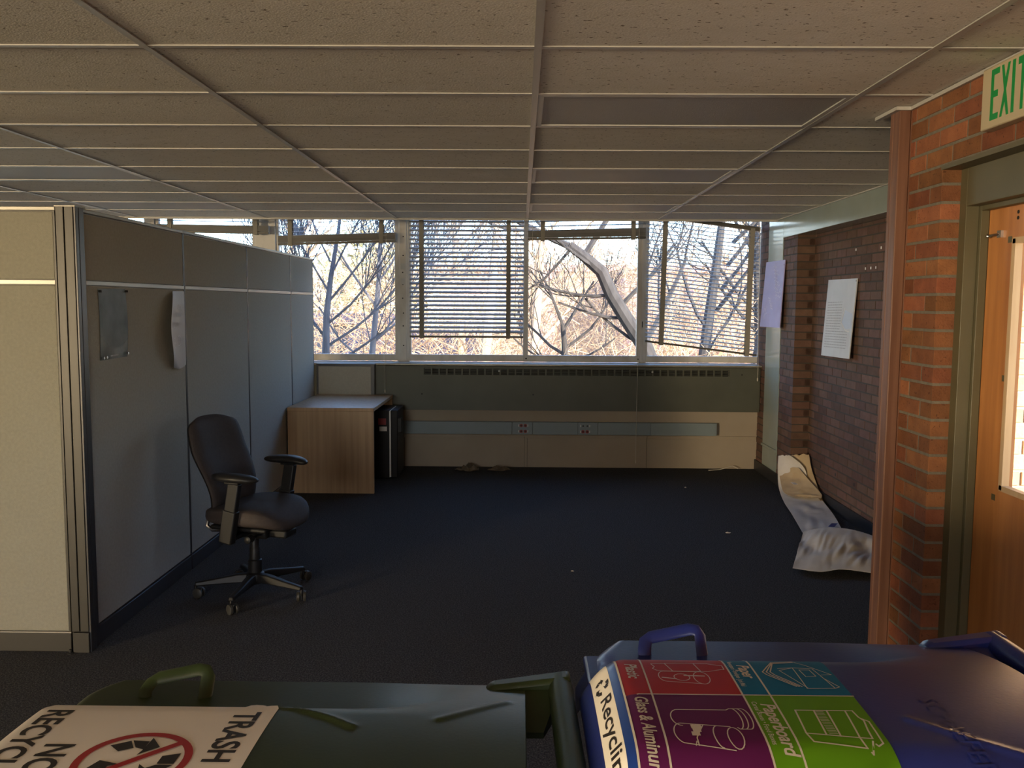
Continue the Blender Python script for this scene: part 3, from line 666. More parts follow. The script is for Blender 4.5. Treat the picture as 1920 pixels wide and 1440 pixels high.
B(-0.16, 0.19, -0.18, 0.18, 0.405, 0.432).build('seat_pan', MT['plastic'], ch, local=True, bevel=0.01)
def back_pt(s, t, off):
    z = 0.475+0.535*t
    w = 0.185+0.055*math.sin(min(1, t*1.25)*math.pi/2) - 0.035*max(0, (t-0.55)/0.45)**2
    cxl = -0.195 - 0.055*t - 0.055*t*t + 0.055*math.sin(math.pi*min(1, t*1.5))*(1-t)
    x = cxl + 0.05*s*s*(1-0.4*t) + off
    return (x, s*w, z)
def shell(off0, off1, inset, rnd):
    mb = MB(); nu, nv = 20, 22
    def P(u, v, off):
        s = 2*u-1; t = v
        # round the corners of the outline
        k = 1.0
        if t > 0.86: k = math.sqrt(max(0.0, 1-((t-0.86)/0.14)**2))*0.28+0.72
        if t < 0.10: k = 0.86+0.14*math.sqrt(max(0, 1-((0.10-t)/0.10)**2))
        e = max(abs(s), 0.0); puff = (1-e**6)*(1-abs(2*t-1)**8)
        x, y, z = back_pt(s, t, 0)
        tz = 0.0
        if t > 0.9: tz = -0.02*(abs(s))**3*(t-0.9)/0.1
        return Vector((x+off*(0.15+0.85*puff), y*k*inset, z+tz))
    A = [[P(i/nu, j/nv, off0) for j in range(nv+1)] for i in range(nu+1)]; Bq = [[P(i/nu, j/nv, off1) for j in range(nv+1)] for i in range(nu+1)]
    idx = lambda i, j: i*(nv+1)+j; m = (nu+1)*(nv+1)
    vs = [p for r in A for p in r]+[p for r in Bq for p in r]; fs = []
    for i in range(nu):
        for j in range(nv):
            fs.append((idx(i, j), idx(i, j+1), idx(i+1, j+1), idx(i+1, j))); fs.append((m+idx(i, j), m+idx(i+1, j), m+idx(i+1, j+1), m+idx(i, j+1)))
    for i in range(nu):
        fs.append((idx(i, 0), idx(i+1, 0), m+idx(i+1, 0), m+idx(i, 0))); fs.append((idx(i+1, nv), idx(i, nv), m+idx(i, nv), m+idx(i+1, nv)))
    for j in range(nv):
        fs.append((idx(0, j+1), idx(0, j), m+idx(0, j), m+idx(0, j+1))); fs.append((idx(nu, j), idx(nu, j+1), m+idx(nu, j+1), m+idx(nu, j)))
    mb.add(vs, fs); return mb
shell(0.0, 0.048, 1.0, 0).build('backrest', MT['chairfab'], ch, smooth=True, local=True, ang=85)
shell(-0.020, 0.002, 1.02, 0).build('back_shell', MT['plastic'], ch, smooth=True, local=True, ang=85)
# back support bar curving under the seat
MB().tube([(-0.225, 0, 0.60), (-0.245, 0, 0.48), (-0.235, 0, 0.40), (-0.18, 0, 0.375), (-0.06, 0, 0.385)], [0.022, 0.026, 0.024, 0.024, 0.024], 10, 0.6).build('back_bar', MT['plastic'], ch, smooth=True, local=True)
MB().tube([(-0.205, -0.13, 0.455), (-0.215, -0.13, 0.41), (-0.18, -0.13, 0.388), (-0.13, -0.125, 0.392)], 0.011, 8).build('tilt_spring', MT['chrome'], ch, smooth=True, local=True)
MB().box(-0.10, 0.13, -0.085, 0.085, 0.345, 0.410).build('tilt_mechanism', MT['plastic'], ch, local=True, bevel=0.015)
for sy, z in ((-1, 0.375), (1, 0.375)):
    MB().tube([(0.10, 0.07*sy, z), (0.10, 0.185*sy, z)], 0.007, 8).build('lever', MT['plastic'], ch, local=True, smooth=True)
    MB().lathe([(0.012, 0.17*sy), (0.020, 0.175*sy), (0.020, 0.215*sy), (0.012, 0.22*sy)], (0.10, 0, z), 12, 'y').build('knob', MT['plastic'], ch, local=True, smooth=True)
MB().box(0.13, 0.24, -0.06, 0.06, 0.352, 0.40).build('seat_slider', MT['plastic'], ch, local=True, bevel=0.012)
for sy, dz in ((-1, 0.05), (1, 0.062)):
    ap = MB(); zt = 0.672+dz
    def pad(u, v, zt=zt, sy=sy):
        t = 2*math.pi*u; ph = math.pi*(v-0.5); c, s_ = math.cos(t), math.sin(t)
        rr = 1.0/((abs(c)**2.6+abs(s_)**2.6)**(1/2.6)); k = abs(math.cos(ph))**0.5
        x, y = rr*c*0.140*k, rr*s_*0.050*k
        return (0.055+x, sy*0.270+y-sy*0.02*(x/0.128)**2, zt+math.sin(ph)*0.022-0.012*max(0, x/0.14)**2)
    ap.grid(pad, 28, 10).build('armrest_pad', MT['plastic'], ch, smooth=True, local=True, ang=80)
    MB().obox((0.062, sy*0.270, zt-0.022), (0.045, 0, 0), (0, 0.026, 0), (0, 0, 0.010)).build('armrest_bracket', MT['plastic'], ch, local=True, bevel=0.006)
    a, b = Vector((0.072, sy*0.272, zt-0.025)), Vector((0.012, sy*0.272, 0.365)); d = (b-a); n_ = d.normalized(); px = Vector((-n_.z, 0, n_.x))
    MB().obox((a+b)/2, px*0.034, (0, 0.020, 0), n_*d.length/2).build('arm_post', MT['plastic'], ch, local=True, bevel=0.007)
    MB().obox(a.lerp(b, 0.72), px*0.039, (0, 0.025, 0), n_*d.length*0.27).build('arm_sleeve', MT['plastic'], ch, local=True, bevel=0.007)
    MB().obox((0.015, sy*0.175, 0.385), (0.030, 0, 0), (0, 0.105, 0), (0, 0, 0.010)).build('arm_support', MT['plastic'], ch, local=True, bevel=0.004)
MB().lathe([(0.036, 0.085), (0.040, 0.11), (0.038, 0.20), (0.031, 0.205), (0.029, 0.27), (0.026, 0.275), (0.026, 0.35)], (0, 0, 0), 20).build('gas_lift', MT['plastic'], ch, smooth=True, local=True)
MB().lathe([(0.02, 0.062), (0.052, 0.07), (0.058, 0.095), (0.050, 0.125), (0.036, 0.135)], (0, 0, 0), 20).build('hub', MT['plastic'], ch, smooth=True, local=True)
for i in range(5):
    a = math.radians(264+72*i+17); c, s_ = math.cos(a), math.sin(a)
    def ap_(r, z, w, h): return Vector((c*r, s_*r, z)), w, h
    mb = MB(); q = Vector((-s_, c, 0)); rows = [(0.03, 0.100, 0.030, 0.026), (0.10, 0.100, 0.027, 0.024), (0.22, 0.088, 0.021, 0.016), (0.325, 0.078, 0.017, 0.011)]
    vs = []
    for r, z, w, h in rows:
        p = Vector((c*r, s_*r, z)); vs += [p-q*w-Vector((0, 0, h)), p+q*w-Vector((0, 0, h)), p+q*w*0.7+Vector((0, 0, h)), p-q*w*0.7+Vector((0, 0, h))]
    fs = [(0, 1, 2, 3)]+[(4*k+j, 4*(k+1)+j, 4*(k+1)+(j+1) % 4, 4*k+(j+1) % 4) for k in range(3) for j in range(4)]+[(15, 14, 13, 12)]
    mb.add(vs, fs)
    leg = mb.build('base_arm', MT['plastic'], ch, local=True, bevel=0.006)
    R_ = 0.322; cx, cy = c*R_, s_*R_
    ca = a+[0.9, 2.2, 0.3, 1.4, 2.8][i]; wx, wy = math.cos(ca), math.sin(ca)      # caster heading
    ax = Vector((-wy, wx, 0)); pc = Vector((cx+wx*0.018, cy+wy*0.018, 0.029))
    MB().tube([(cx, cy, 0.072), (cx, cy, 0.035)], 0.008, 8).obox(pc+Vector((0, 0, 0.006)), Vector((wx, wy, 0))*0.020, ax*0.007, (0, 0, 0.022)).build('caster_stem', MT['plastic'], leg, local=True, bevel=0.003)
    for sgn in (-1, 1):
        w0, w1 = pc+ax*sgn*0.009, pc+ax*sgn*0.027
        MB().tube([w0, w0.lerp(w1, 0.15), w0.lerp(w1, 0.8), w1], [0.026, 0.029, 0.028, 0.021], 18).build('caster_wheel', MT['caster'], leg, smooth=True, local=True)
# ------------------------------------------------------------------ posters and boards
def plate(mb, o, eu, ev, en, off=0.0):
    """map flat (u,v) geometry onto a plane: o + u*eu + v*ev + off*en"""
    o, eu, ev, en = map(Vector, (o, eu, ev, en))
    return mb.mapped(lambda u, v, w: o+eu*u+ev*v+en*(off+w))
def scrawl(rnd, x0, y0, dx, dy, n, amp):
    """hand-written looking zigzag line"""
    out = []; L = math.hypot(dx, dy); nx, ny = -dy/L, dx/L
    for i in range(n):
        t = i/(n-1); a = amp*(1 if i % 2 else -1)*rnd.uniform(0.3, 1)
        out.append((x0+dx*t+nx*a+rnd.uniform(-.3, .3)*amp, y0+dy*t+ny*a))
    return out
pb = thing('purple_poster', 'lavender board with chalky handwriting leaning off the painted column', 'poster', (2.35, 8.32, 1.45))
tl, tr, bl, br = Vector((2.366, 8.615, 2.066)), Vector((2.366, 8.003, 2.061)), Vector((2.332, 8.650, 1.444)), Vector((2.332, 7.990, 1.448))
d_ = Vector((0.007, 0, 0))
MB().hexa([bl, br, br+d_, bl+d_, tl, tr, tr+d_, tl+d_]).build('board', MT['purple'], pb)
eu = (br-bl); ev = (tl-bl); en = Vector((-1, 0, 0)); rnd = random.Random(8)
wr_ = [scrawl(rnd, 0.40+0.03*i, 0.92-0.055*i, 0.16+0.05*(i % 3), -0.03, 6, 0.018) for i in range(9)]
wr_ += [scrawl(rnd, 0.52+0.04*i, 0.90-0.11*i, 0.06, -0.14, 5, 0.015) for i in range(4)]
wr_ += [arc(0.86, 0.545, 0.05, 0.025, 0, 340, 8)]
wr_ += [scrawl(rnd, 0.30+0.04*i, 0.45-0.04*i, 0.12, -0.02, 5, 0.014) for i in range(5)]
wr_ += [[(0.13, 0.22), (0.18, 0.29), (0.22, 0.25), (0.27, 0.33)], [(0.15, 0.15), (0.24, 0.24)], [(0.18, 0.12), (0.22, 0.19), (0.30, 0.22)]]
plate(ribbon(wr_, 0.010), bl, eu, ev, en, 0.0012).build('handwriting', MT['chalk'], pb)
for p in (tr*0.96+br*0.04,):
    MB().lathe([(0.006, -0.002), (0.006, 0.001)], (0, 0, 0), 8, 'x').mapped(lambda a, b, c: (p.x+a, p.y+0.02+b, p.z-0.02+c)).build('nail', MT['black'], pb)
gbd = thing('grey_board', 'pale grey printed board hanging off the brown brick wall', 'poster', (2.50, 6.98, 1.25))
tl, tr, bl, br = Vector((2.517, 7.295, 1.861)), Vector((2.517, 6.672, 1.857)), Vector((2.478, 7.290, 1.243)), Vector((2.478, 6.672, 1.251))
MB().hexa([bl, br, br+d_, bl+d_, tl, tr, tr+d_, tl+d_]).build('board', MT['boardgrey'], gbd)
eu = (br-bl); ev = (tl-bl); rnd = random.Random(12); ln_ = []
for i in range(18):
    y = 0.70-i*0.034; x = 0.08
    xe = 0.60 if y > 0.33 else 0.86
    while x < xe:
        w = rnd.uniform(0.03, 0.09); ln_.append([(x, y), (min(xe, x+w), y)]); x += w+0.018
plate(ribbon(ln_, 0.011), bl, eu, ev, en, 0.0012).build('printed_lines', MT['greyink'], gbd)
plate(MB().add([(0.64, 0.45, 0), (0.78, 0.36, 0), (0.97, 0.37, 0), (0.97, 0.55, 0), (0.72, 0.60, 0)], [(0, 1, 2, 3, 4)]), bl, eu, ev, en, 0.0010).build('blue_photo', MT['blueink'], gbd)
plate(ribbon([[(0.62, 0.44), (0.80, 0.34), (0.92, 0.33)], [(0.62, 0.44), (0.70, 0.62)]], 0.012), bl, eu, ev, en, 0.0016).build('photo_border', MT['paper'], gbd)
MB().lathe([(0.006, 2.5155), (0.006, 2.5175)], (0, 6.69, 1.838), 8, 'x').build('nail', MT['black'], gbd)

# posters pinned on the partition
MT['sheetgrey'] = M('poster_silver', (0.15, 0.165, 0.16), 0.5, var=(0.085, 0.095, 0.092), scale=9, detail=6, vfac=(0.38, 0.66), spec=0.3)
MT['sheetdark'] = M('poster_dark', (0.035, 0.042, 0.038), 0.3, var=(0.06, 0.07, 0.065), scale=14)
MT['sheet2'] = M('poster_grey', (0.34, 0.35, 0.37), 0.45)
MT['sheetink'] = M('poster_pale_ink', (0.50, 0.52, 0.55), 0.6)
p1 = thing('pinned_poster', 'small silvery poster with dark lower edge pinned flat on the partition', 'poster', (-2.03, 4.35, 1.37))
def sheet1(u, v):
    return (-2.0285+0.006*math.sin(math.pi*v)*(0.5+0.5*math.sin(7*u)), 4.205+0.293*u+0.006*math.sin(3*v), 1.365+0.345*v+0.004*u)
MB().grid(sheet1, 14, 18, (-0.0006, 0, 0)).build('sheet', MT['sheetgrey'], p1, smooth=True)
rnd = random.Random(6); top = [0.30+0.0*i for i in range(15)]
sk = [0.36, 0.33, 0.27, 0.25, 0.19, 0.21, 0.16, 0.15, 0.17, 0.14, 0.16, 0.13, 0.20, 0.24, 0.28]
mb = MB()
for i in range(14):
    for j in range(6):
        P = []
        for (a, b) in ((i, j), (i+1, j), (i+1, j+1), (i, j+1)):
            u, v = a/14, sk[a]*b/6; q = sheet1(u, v); P.append((q[0]+0.0008, q[1], q[2]))
        mb.add(P, [(0, 1, 2, 3)])
mb.build('dark_print', MT['sheetdark'], p1)
cap = MB()
for i in range(6):
    q0, q1 = sheet1(0.36+0.05*i, 0.035), sheet1(0.40+0.05*i, 0.035)
    cap.add([(q0[0]+0.0018, q0[1], q0[2]), (q1[0]+0.0018, q1[1], q1[2]), (q1[0]+0.0018, q1[1], q1[2]+0.007), (q0[0]+0.0018, q0[1], q0[2]+0.007)], [(0, 1, 2, 3)])
cap.build('caption', MT['sheetink'], p1)
for (u, v) in ((0.02, 0.965), (0.98, 0.965), (0.06, 0.035), (0.16, 0.035), (0.95, 0.05)):
    q = sheet1(u, v); MB().lathe([(0.003, 0), (0.006, 0.003), (0.005, 0.010), (0.007, 0.013)], (q[0], q[1], q[2]), 8, 'x').build('push_pin', MT['chrome'] if v < .5 else MT['black'], p1, smooth=True)
p2 = thing('curling_poster', 'grey poster curling away from the partition beside the panel joint', 'poster', (-2.02, 5.18, 1.28))
def sheet2(u, v):
    k = math.sin(math.pi*min(1, max(0, v))**0.85)
    yl = 5.085-0.165*math.sin(math.pi*(1-v)**0.9*0.92); y = yl+(5.283-yl)*u
    x = -2.0275+(0.008+0.058*math.sin(math.pi*(1-v)**0.9*0.92))*(1-u)**1.8 + 0.004*math.sin(9*v+3*u)*(1-u)
    z = 1.272+0.440*v - 0.016*math.sin(math.pi*u)*(1-v)
    return (x, y, z)
MB().grid(sheet2, 16, 26, (-0.0006, 0, 0)).build('sheet', MT['sheet2'], p2, smooth=True)
bars = []; rnd = random.Random(3)
for (v, us, ue, h) in ((0.80, 0.50, 0.80, 0.05), (0.70, 0.30, 0.86, 0.06), (0.57, 0.28, 0.68, 0.06)):
    u = us
    while u < ue:
        bars += [[(u, v-h/2), (u, v+h/2)], [(u, v+h/2*rnd.choice((-1, 0, 1))), (u+0.05, v+h/2*rnd.choice((-1, 0, 1)))]]; u += 0.075
bars += [arc(0.66, 0.36, 0.13, 0.065, 0, 360, 18), [(0.60, 0.40), (0.66, 0.31), (0.72, 0.40)], [(0.60, 0.33), (0.66, 0.42), (0.72, 0.33)], arc(0.36, 0.34, 0.09, 0.065, 60, 300, 10), [(0.30, 0.34), (0.42, 0.34)]]
def onsheet2(a, b, c):
    q = sheet2(min(1, max(0, a)), b); return (q[0]+0.0012, q[1], q[2])
ribbon(bars, 0.013).mapped(onsheet2).build('print', MT['sheetink'], p2)

# exit sign
ex = thing('exit_sign', 'cream exit sign with green letters above the door', 'sign', (1.53, 2.76, 2.225))
B(1.508, 1.552, 2.653, 2.983, 2.224, 2.421).build('sign_box', MT['signwhite'], ex, bevel=0.005)
LT = {'E': [[(0, 0), (0, 1), (1, 1), (1, .88), (.34, .88), (.34, .57), (.88, .57), (.88, .44), (.34, .44), (.34, .12), (1, .12), (1, 0)]],
      'X': [[(0, 0), (.38, .5), (.02, 1), (.26, 1), (.5, .72), (.74, 1), (.98, 1), (.62, .5), (1, 0), (.76, 0), (.5, .28), (.24, 0)]],
      'I': [[(0, 0), (0, 1), (1, 1), (1, 0)]], 'T': [[(.36, 0), (.36, .86), (0, .86), (0, 1), (1, 1), (1, .86), (.64, .86), (.64, 0)]]}
for chr_, u0, u1 in (('E', 0.058, 0.106), ('X', 0.116, 0.168), ('I', 0.180, 0.196), ('T', 0.212, 0.264)):
    pts = [(1.5072, 2.983-(u0+(u1-u0)*p[0]), 2.248+0.160*p[1]) for p in LT[chr_][0]]
    m = MB(); n_ = len(pts); m.add(pts+[(1.5085, p[1], p[2]) for p in pts], [tuple(range(n_)), tuple(range(2*n_-1, n_-1, -1))]+[(i, (i+1) % n_, n_+(i+1) % n_, n_+i) for i in range(n_)])
    m.build('letter', MT['signgreen'], ex)

# ------------------------------------------------------------------ paper banner on the floor by the pilaster
pp = thing('paper_banner', 'long crumpled white and kraft paper banner slumped against the brick pilaster', 'paper', (2.2, 6.9, 0))
def strip(rows, nu, amp, seed, rough=7.0):
    """rows: (left, right) points; smooth lofted sheet with creases"""
    L_ = [Vector(r[0]) for r in rows]; R_ = [Vector(r[1]) for r in rows]; k = len(rows)
    def cat(P, t):
        t *= k-1; i = min(k-2, int(t)); f = t-i
        p0, p1, p2_, p3 = P[max(0, i-1)], P[i], P[i+1], P[min(k-1, i+2)]
        return 0.5*((2*p1)+(p2_-p0)*f+(2*p0-5*p1+4*p2_-p3)*f*f+(3*p1-p0-3*p2_+p3)*f**3)
    def fn(u, v):
        a, b = cat(L_, u), cat(R_, u); p = a.lerp(b, v)
        n1 = noise.noise(Vector((u*rough, v*3.0, seed))); n2 = abs(noise.noise(Vector((u*rough*2.3+v*4, v*2-u*5, seed+5))))
        p = p+Vector((0, 0, amp*(n1+1.2*n2)*(0.08+math.sin(math.pi*v))))
        if p.z < 0.006: p.z = 0.006
        return p
    return MB().grid(fn, nu, 18, (0, 0, 0.0012))
strip([((2.305, 7.80, 0.31), (2.355, 7.60, 0.345)), ((2.285, 7.74, 0.20), (2.44, 7.50, 0.26)), ((2.265, 7.62, 0.06), (2.47, 7.42, 0.12)), ((2.20, 7.25, 0.02), (2.485, 7.12, 0.05)), ((2.13, 6.80, 0.02), (2.42, 6.66, 0.03)), ((2.02, 6.14, 0.02), (2.275, 6.02, 0.03))], 70, 0.013, 1.0).build('white_sheet', MT['paper'], pp, smooth=True, ang=50)
strip([((2.36, 7.655, 0.335), (2.505, 7.58, 0.36)), ((2.38, 7.60, 0.24), (2.505, 7.50, 0.25)), ((2.42, 7.50, 0.15), (2.508, 7.36, 0.14)), ((2.46, 7.35, 0.085), (2.508, 7.22, 0.06)), ((2.45, 7.16, 0.07), (2.50, 7.12, 0.03))], 40, 0.016, 4.0).build('kraft_sheet', MT['kraft'], pp, smooth=True, ang=50)
strip([((2.30, 7.76, 0.20), (2.40, 7.52, 0.255)), ((2.285, 7.66, 0.13), (2.455, 7.40, 0.17)), ((2.25, 7.42, 0.06), (2.49, 7.20, 0.10)), ((2.30, 7.28, 0.055), (2.47, 7.13, 0.075))], 30, 0.012, 7.0).build('kraft_fold', MT['kraft'], pp, smooth=True, ang=50)
strip([((1.98, 6.05, 0.075), (1.69, 5.34, 0.03)), ((2.10, 6.02, 0.11), (1.83, 5.27, 0.03)), ((2.25, 5.97, 0.12), (1.98, 5.29, 0.04)), ((2.38, 5.88, 0.10), (2.15, 5.25, 0.03)), ((2.49, 5.72, 0.08), (2.40, 5.15, 0.03))], 60, 0.022, 2.0, 5.0).build('white_fold', MT['paper'], pp, smooth=True, ang=50)
B(2.27, 2.315, 6.30, 6.40, 0.050, 0.0512).mapped(lambda x, y, z: (x+(y-6.35)*0.6, y, z)).build('blue_scrap', MT['labelblue'], pp)
B(2.30, 2.335, 7.32, 7.40, 0.150, 0.1512).build('tape_patch', MT['white'], pp)

# debris along the window wall, small scraps on the carpet
def crumple(name, label, c, sx, sy, h, seed, mat, grp):
    def fn(u, v):
        a = 2*math.pi*u; r = (0.15+0.85*v)*(0.75+0.45*noise.noise(Vector((math.cos(a)*1.7, math.sin(a)*1.7, seed))))
        x, y = math.cos(a)*sx*r, math.sin(a)*sy*r
        return (c[0]+x, c[1]+y, 0.003+max(0, h*(0.5+noise.noise(Vector((x*22, y*22, seed*3))))*(1.1-v)+0.2*h*abs(noise.noise(Vector((x*50, y*50, seed))))))
    o = MB().grid(fn, 22, 6, (0, 0, 0.0015)).build(name, mat, None); return tag(o, label, 'debris', grp)
crumple('torn_paper', 'brown torn paper scrap by the beige wall, the bigger crumpled one', (-0.52, 8.60, 0), 0.17, 0.09, 0.085, 1.3, MT['leaf'], 'torn brown scraps at the wall foot')
crumple('torn_paper', 'flat brown torn paper scrap on the carpet, nearer the outlets', (-0.22, 8.62, 0), 0.16, 0.07, 0.06, 5.1, MT['leaf'], 'torn brown scraps at the wall foot')
crumple('carpet_scrap', 'tiny white scrap on the carpet in front of the paper banner', (1.51, 6.278, 0), 0.022, 0.018, 0.012, 2.1, MT['paper'], 'tiny scraps on the carpet')
crumple('carpet_scrap', 'tiny white scrap in the middle of the carpet, nearest the carts', (0.325, 5.322, 0), 0.014, 0.012, 0.008, 3.3, MT['paper'], 'tiny scraps on the carpet')
crumple('carpet_scrap', 'tiny white scrap on the dark carpet toward the window corner', (1.492, 7.856, 0), 0.012, 0.012, 0.010, 4.4, MT['paper'], 'tiny scraps on the carpet')
wire = MB().tube([(1.88, 8.70, 0.004), (2.0, 8.74, 0.006), (2.10, 8.76, 0.03), (2.14, 8.77, 0.035), (2.19, 8.775, 0.01)], 0.004, 6).build('loose_wire', MT['paper'], None)
tag(wire, 'short loose wire lying at the foot of the beige wall', 'wire')

# ------------------------------------------------------------------ wheeled carts
def make_cart(name, label, x0, yc, L, zt, mat, fr_u, fr_drop, ridges):
    t = thing(name, label, 'waste cart', (x0+L/2, yc, 0))
    DM = 0.33
    def lz(u, d):
        a = abs(d)
        c1 = 0.25*a*a + (5.0*(a-0.12)**2 if a > 0.12 else 0.0); c1 = min(c1, 0.046+0.01*(a-0.2)) if a > 0.15 else c1
        c2 = 0.050*(a/DM)**2.2; w = sm(u, 0.42*L/0.7, 0.62*L/0.7); z = zt-((1-w)*c1+w*c2)
        if u < fr_u: z -= fr_drop*((fr_u-u)/fr_u)**2
        for (pts, hh, ww) in ridges:
            best = 9
            for (p, q) in zip(pts, pts[1:]):
                ex_, ey = q[0]-p[0], q[1]-p[1]; s_ = max(0, min(1, ((u-p[0])*ex_+(d-p[1])*ey)/(ex_*ex_+ey*ey)))
                best = min(best, math.hypot(u-p[0]-s_*ex_, d-p[1]-s_*ey))
            if best < ww*3: z += hh*math.exp(-(best/ww)**2)
        return z
    def pos(u, d, off=0.0):
        e = max(0.0, (abs(d)-0.26)/0.07)
        uu = u + 0.035*e*e*(1-sm(u, 0, 0.15)) - 0.02*e*e*sm(u, L-0.12, L)
        return (x0+uu, yc+d, lz(u, d)+off)
    lid = MB().grid(lambda a, b: pos(a*L, (2*b-1)*DM), 150, 120, (0, 0, -0.018)).build('lid', mat, t, smooth=True, ang=50)
    # body shell, tapering to the floor
    zb = zt-0.072; body = MB()
    tops = [(x0+0.03, yc-0.285), (x0+L-0.06, yc-0.285), (x0+L-0.06, yc+0.285), (x0+0.03, yc+0.285)]
    bots = [(x0+0.13, yc-0.225), (x0+L-0.14, yc-0.225), (x0+L-0.14, yc+0.225), (x0+0.13, yc+0.225)]
    body.hexa([(p[0], p[1], 0.03) for p in bots]+[(p[0], p[1], zb) for p in tops])
    body.build('body', mat, t, bevel=0.02)
    MB().box(x0+0.015, x0+L-0.045, yc-0.298, yc+0.298, zb-0.005, zb+0.010).build('rim', mat, t, bevel=0.006)
    for s_ in (-1, 1):
        w = MB().lathe([(0.03, yc+s_*0.215), (0.118, yc+s_*0.218), (0.12, yc+s_*0.225), (0.12, yc+s_*0.262), (0.11, yc+s_*0.268), (0.03, yc+s_*0.27)], (x0+L-0.10, 0, 0.12), 24, 'y').build('wheel', MT['plastic'], t, smooth=True)
    MB().tube([(x0+L-0.10, yc-0.22, 0.12), (x0+L-0.10, yc+0.22, 0.12)], 0.012, 10).build('axle', MT['chrome'], t, smooth=True)
    # push handle on the hinge side
    zh = zt-0.020
    MB().tube([(x0+L+0.060, yc-0.30, zh-0.012), (x0+L+0.065, yc, zh-0.010), (x0+L+0.060, yc+0.30, zh-0.012)], 0.021, 12).build('push_handle', mat, t, smooth=True)
    for s_ in (-1, 1):
        y0_, y1_ = yc+s_*0.272, yc+s_*0.312
        MB().hexa([(x0+L-0.09, min(y0_, y1_), zh-0.055), (x0+L+0.078, min(y0_, y1_), zh-0.050), (x0+L+0.078, max(y0_, y1_), zh-0.050), (x0+L-0.09, max(y0_, y1_), zh-0.055),
                   (x0+L-0.06, min(y0_, y1_), zh-0.006), (x0+L+0.078, min(y0_, y1_), zh+0.010), (x0+L+0.078, max(y0_, y1_), zh+0.010), (x0+L-0.06, max(y0_, y1_), zh-0.012)]).build('handle_arm', mat, t, bevel=0.008)
        a_, b_ = yc+s_*0.272, yc+s_*0.19
        MB().add([(x0+L-0.005, a_, zh-0.012), (x0+L+0.058, a_, zh-0.010), (x0+L+0.03, b_, zh-0.045), (x0+L-0.005, b_, zh-0.045),
                  (x0+L-0.005, a_, zh-0.050), (x0+L+0.058, a_, zh-0.050), (x0+L+0.03, b_, zh-0.055), (x0+L-0.005, b_, zh-0.055)],
                 [(0, 1, 2, 3), (7, 6, 5, 4), (0, 4, 5, 1), (1, 5, 6, 2), (2, 6, 7, 3), (3, 7, 4, 0)]).build('handle_web', mat, t)
    MB().tube([(x0+L-0.012, yc-0.26, zh-0.03), (x0+L-0.012, yc+0.26, zh-0.03)], 0.014, 10).build('hinge_pin', mat, t, smooth=True)
    for s_ in (-1, 1):      # lift loops standing on the lid flange
        zf = zt-0.05; d0 = yc+s_*0.262; d1 = yc+s_*0.285
        MB().tube([(x0+0.122, d0, zf), (x0+0.122, d0+s_*0.004, zf+0.012), (x0+0.126, d1, zf+0.020), (x0+0.136, d1+s_*0.004, zf+0.025), (x0+0.205, d1+s_*0.006, zf+0.040), (x0+0.217, d1+s_*0.004, zf+0.039), (x0+0.223, d1, zf+0.031), (x0+0.224, d0, zf)], 0.0045, 8, 2.6).build('lift_loop', mat, t, smooth=True, ang=60)
    return t, lid, pos
RG = [([(0.34, 0.156), (0.415, 0.137), (0.47, 0.107), (0.51, 0.077)], 0.004, 0.006), ([(0.735, 0.185), (0.69, 0.15), (0.635, 0.107)], 0.003, 0.008)]
gc, glid, gpos = make_cart('trash_cart', 'dark green wheeled trash cart with a cream trash label on its lid', -0.755, 1.163, 0.765, 1.031, MT['green'], 0.03, 0.03, RG)
bc, blid, bpos = make_cart('recycling_cart', 'blue wheeled recycling cart with a four-colour label on its lid', 0.100, 1.245, 0.690, 1.080, MT['blue'], 0.072, 0.066, [([(0.44, -0.065), (0.50, -0.115), (0.56, -0.15)], 0.003, 0.006)])
def on(posf, off):
    return lambda a, b, c: posf(a, b, off)
def sheet_on(posf, u0, u1, d0, d1, off, nu=20, nv=24):
    return MB().grid(lambda a, b: posf(u0+(u1-u0)*a, d0+(d1-d0)*b, off), nu, nv)
def rot_text(s, u, d, size, bold=0.0, sx=1.0, align='LEFT', shear=0.0):
    """text that reads toward -d with letter tops toward +u (hinge side)"""
    mb = text(s, size, bold, shear, sx, align); mb.v = [(u+y, d-x, 0) for x, y, z in mb.v]; return mb
def fit_text(s, u, d0, d1, h, bold=0.0, shear=0.0):
    mb = text(s, 1.0, bold, shear); xs = [v[0] for v in mb.v]; ys_ = [v[1] for v in mb.v]
    kx = (d0-d1)/(max(xs)-min(xs)); ky = h/max(ys_); x0_ = min(xs)
    mb.v = [(u+y*ky, d0-(x-x0_)*kx, 0) for x, y, z in mb.v]; return mb
# green label
GL0, GL1 = 0.022, 0.385
mb = MB()
def glab(a, b):
    d = -0.172+0.344*b; u1 = GL1-0.045*max(0, (abs(d)-0.135)/0.037)**2
    return gpos(GL0+(u1-GL0)*a, d, 0.0008)
mb.grid(glab, 40, 40).build('trash_label', MT['labelwhite'], glid, smooth=True)
fit_text('TRASH', 0.327, 0.120, -0.033, 0.038, 0.025).mapped(on(gpos, 0.0016)).build('lettering', MT['ink'], glid)
fit_text('NO', 0.095, 0.010, -0.066, 0.042, 0.025).mapped(on(gpos, 0.0016)).build('lettering', MT['ink'], glid)
fit_text('RECYCLING', 0.040, 0.120, -0.140, 0.039, 0.025).mapped(on(gpos, 0.0016)).build('lettering', MT['ink'], glid)
CU, CD, CRr = 0.233, -0.033, 0.078
ring = MB(); n_ = 48
ring.add([(CU+r*math.cos(2*math.pi*i/n_), CD+r*math.sin(2*math.pi*i/n_), 0) for r in (CRr-0.011, CRr) for i in range(n_)], [(i, (i+1) % n_, n_+(i+1) % n_, n_+i) for i in range(n_)])
ring.mapped(on(gpos, 0.0022)).build('prohibition_ring', MT['prohibit'], glid)
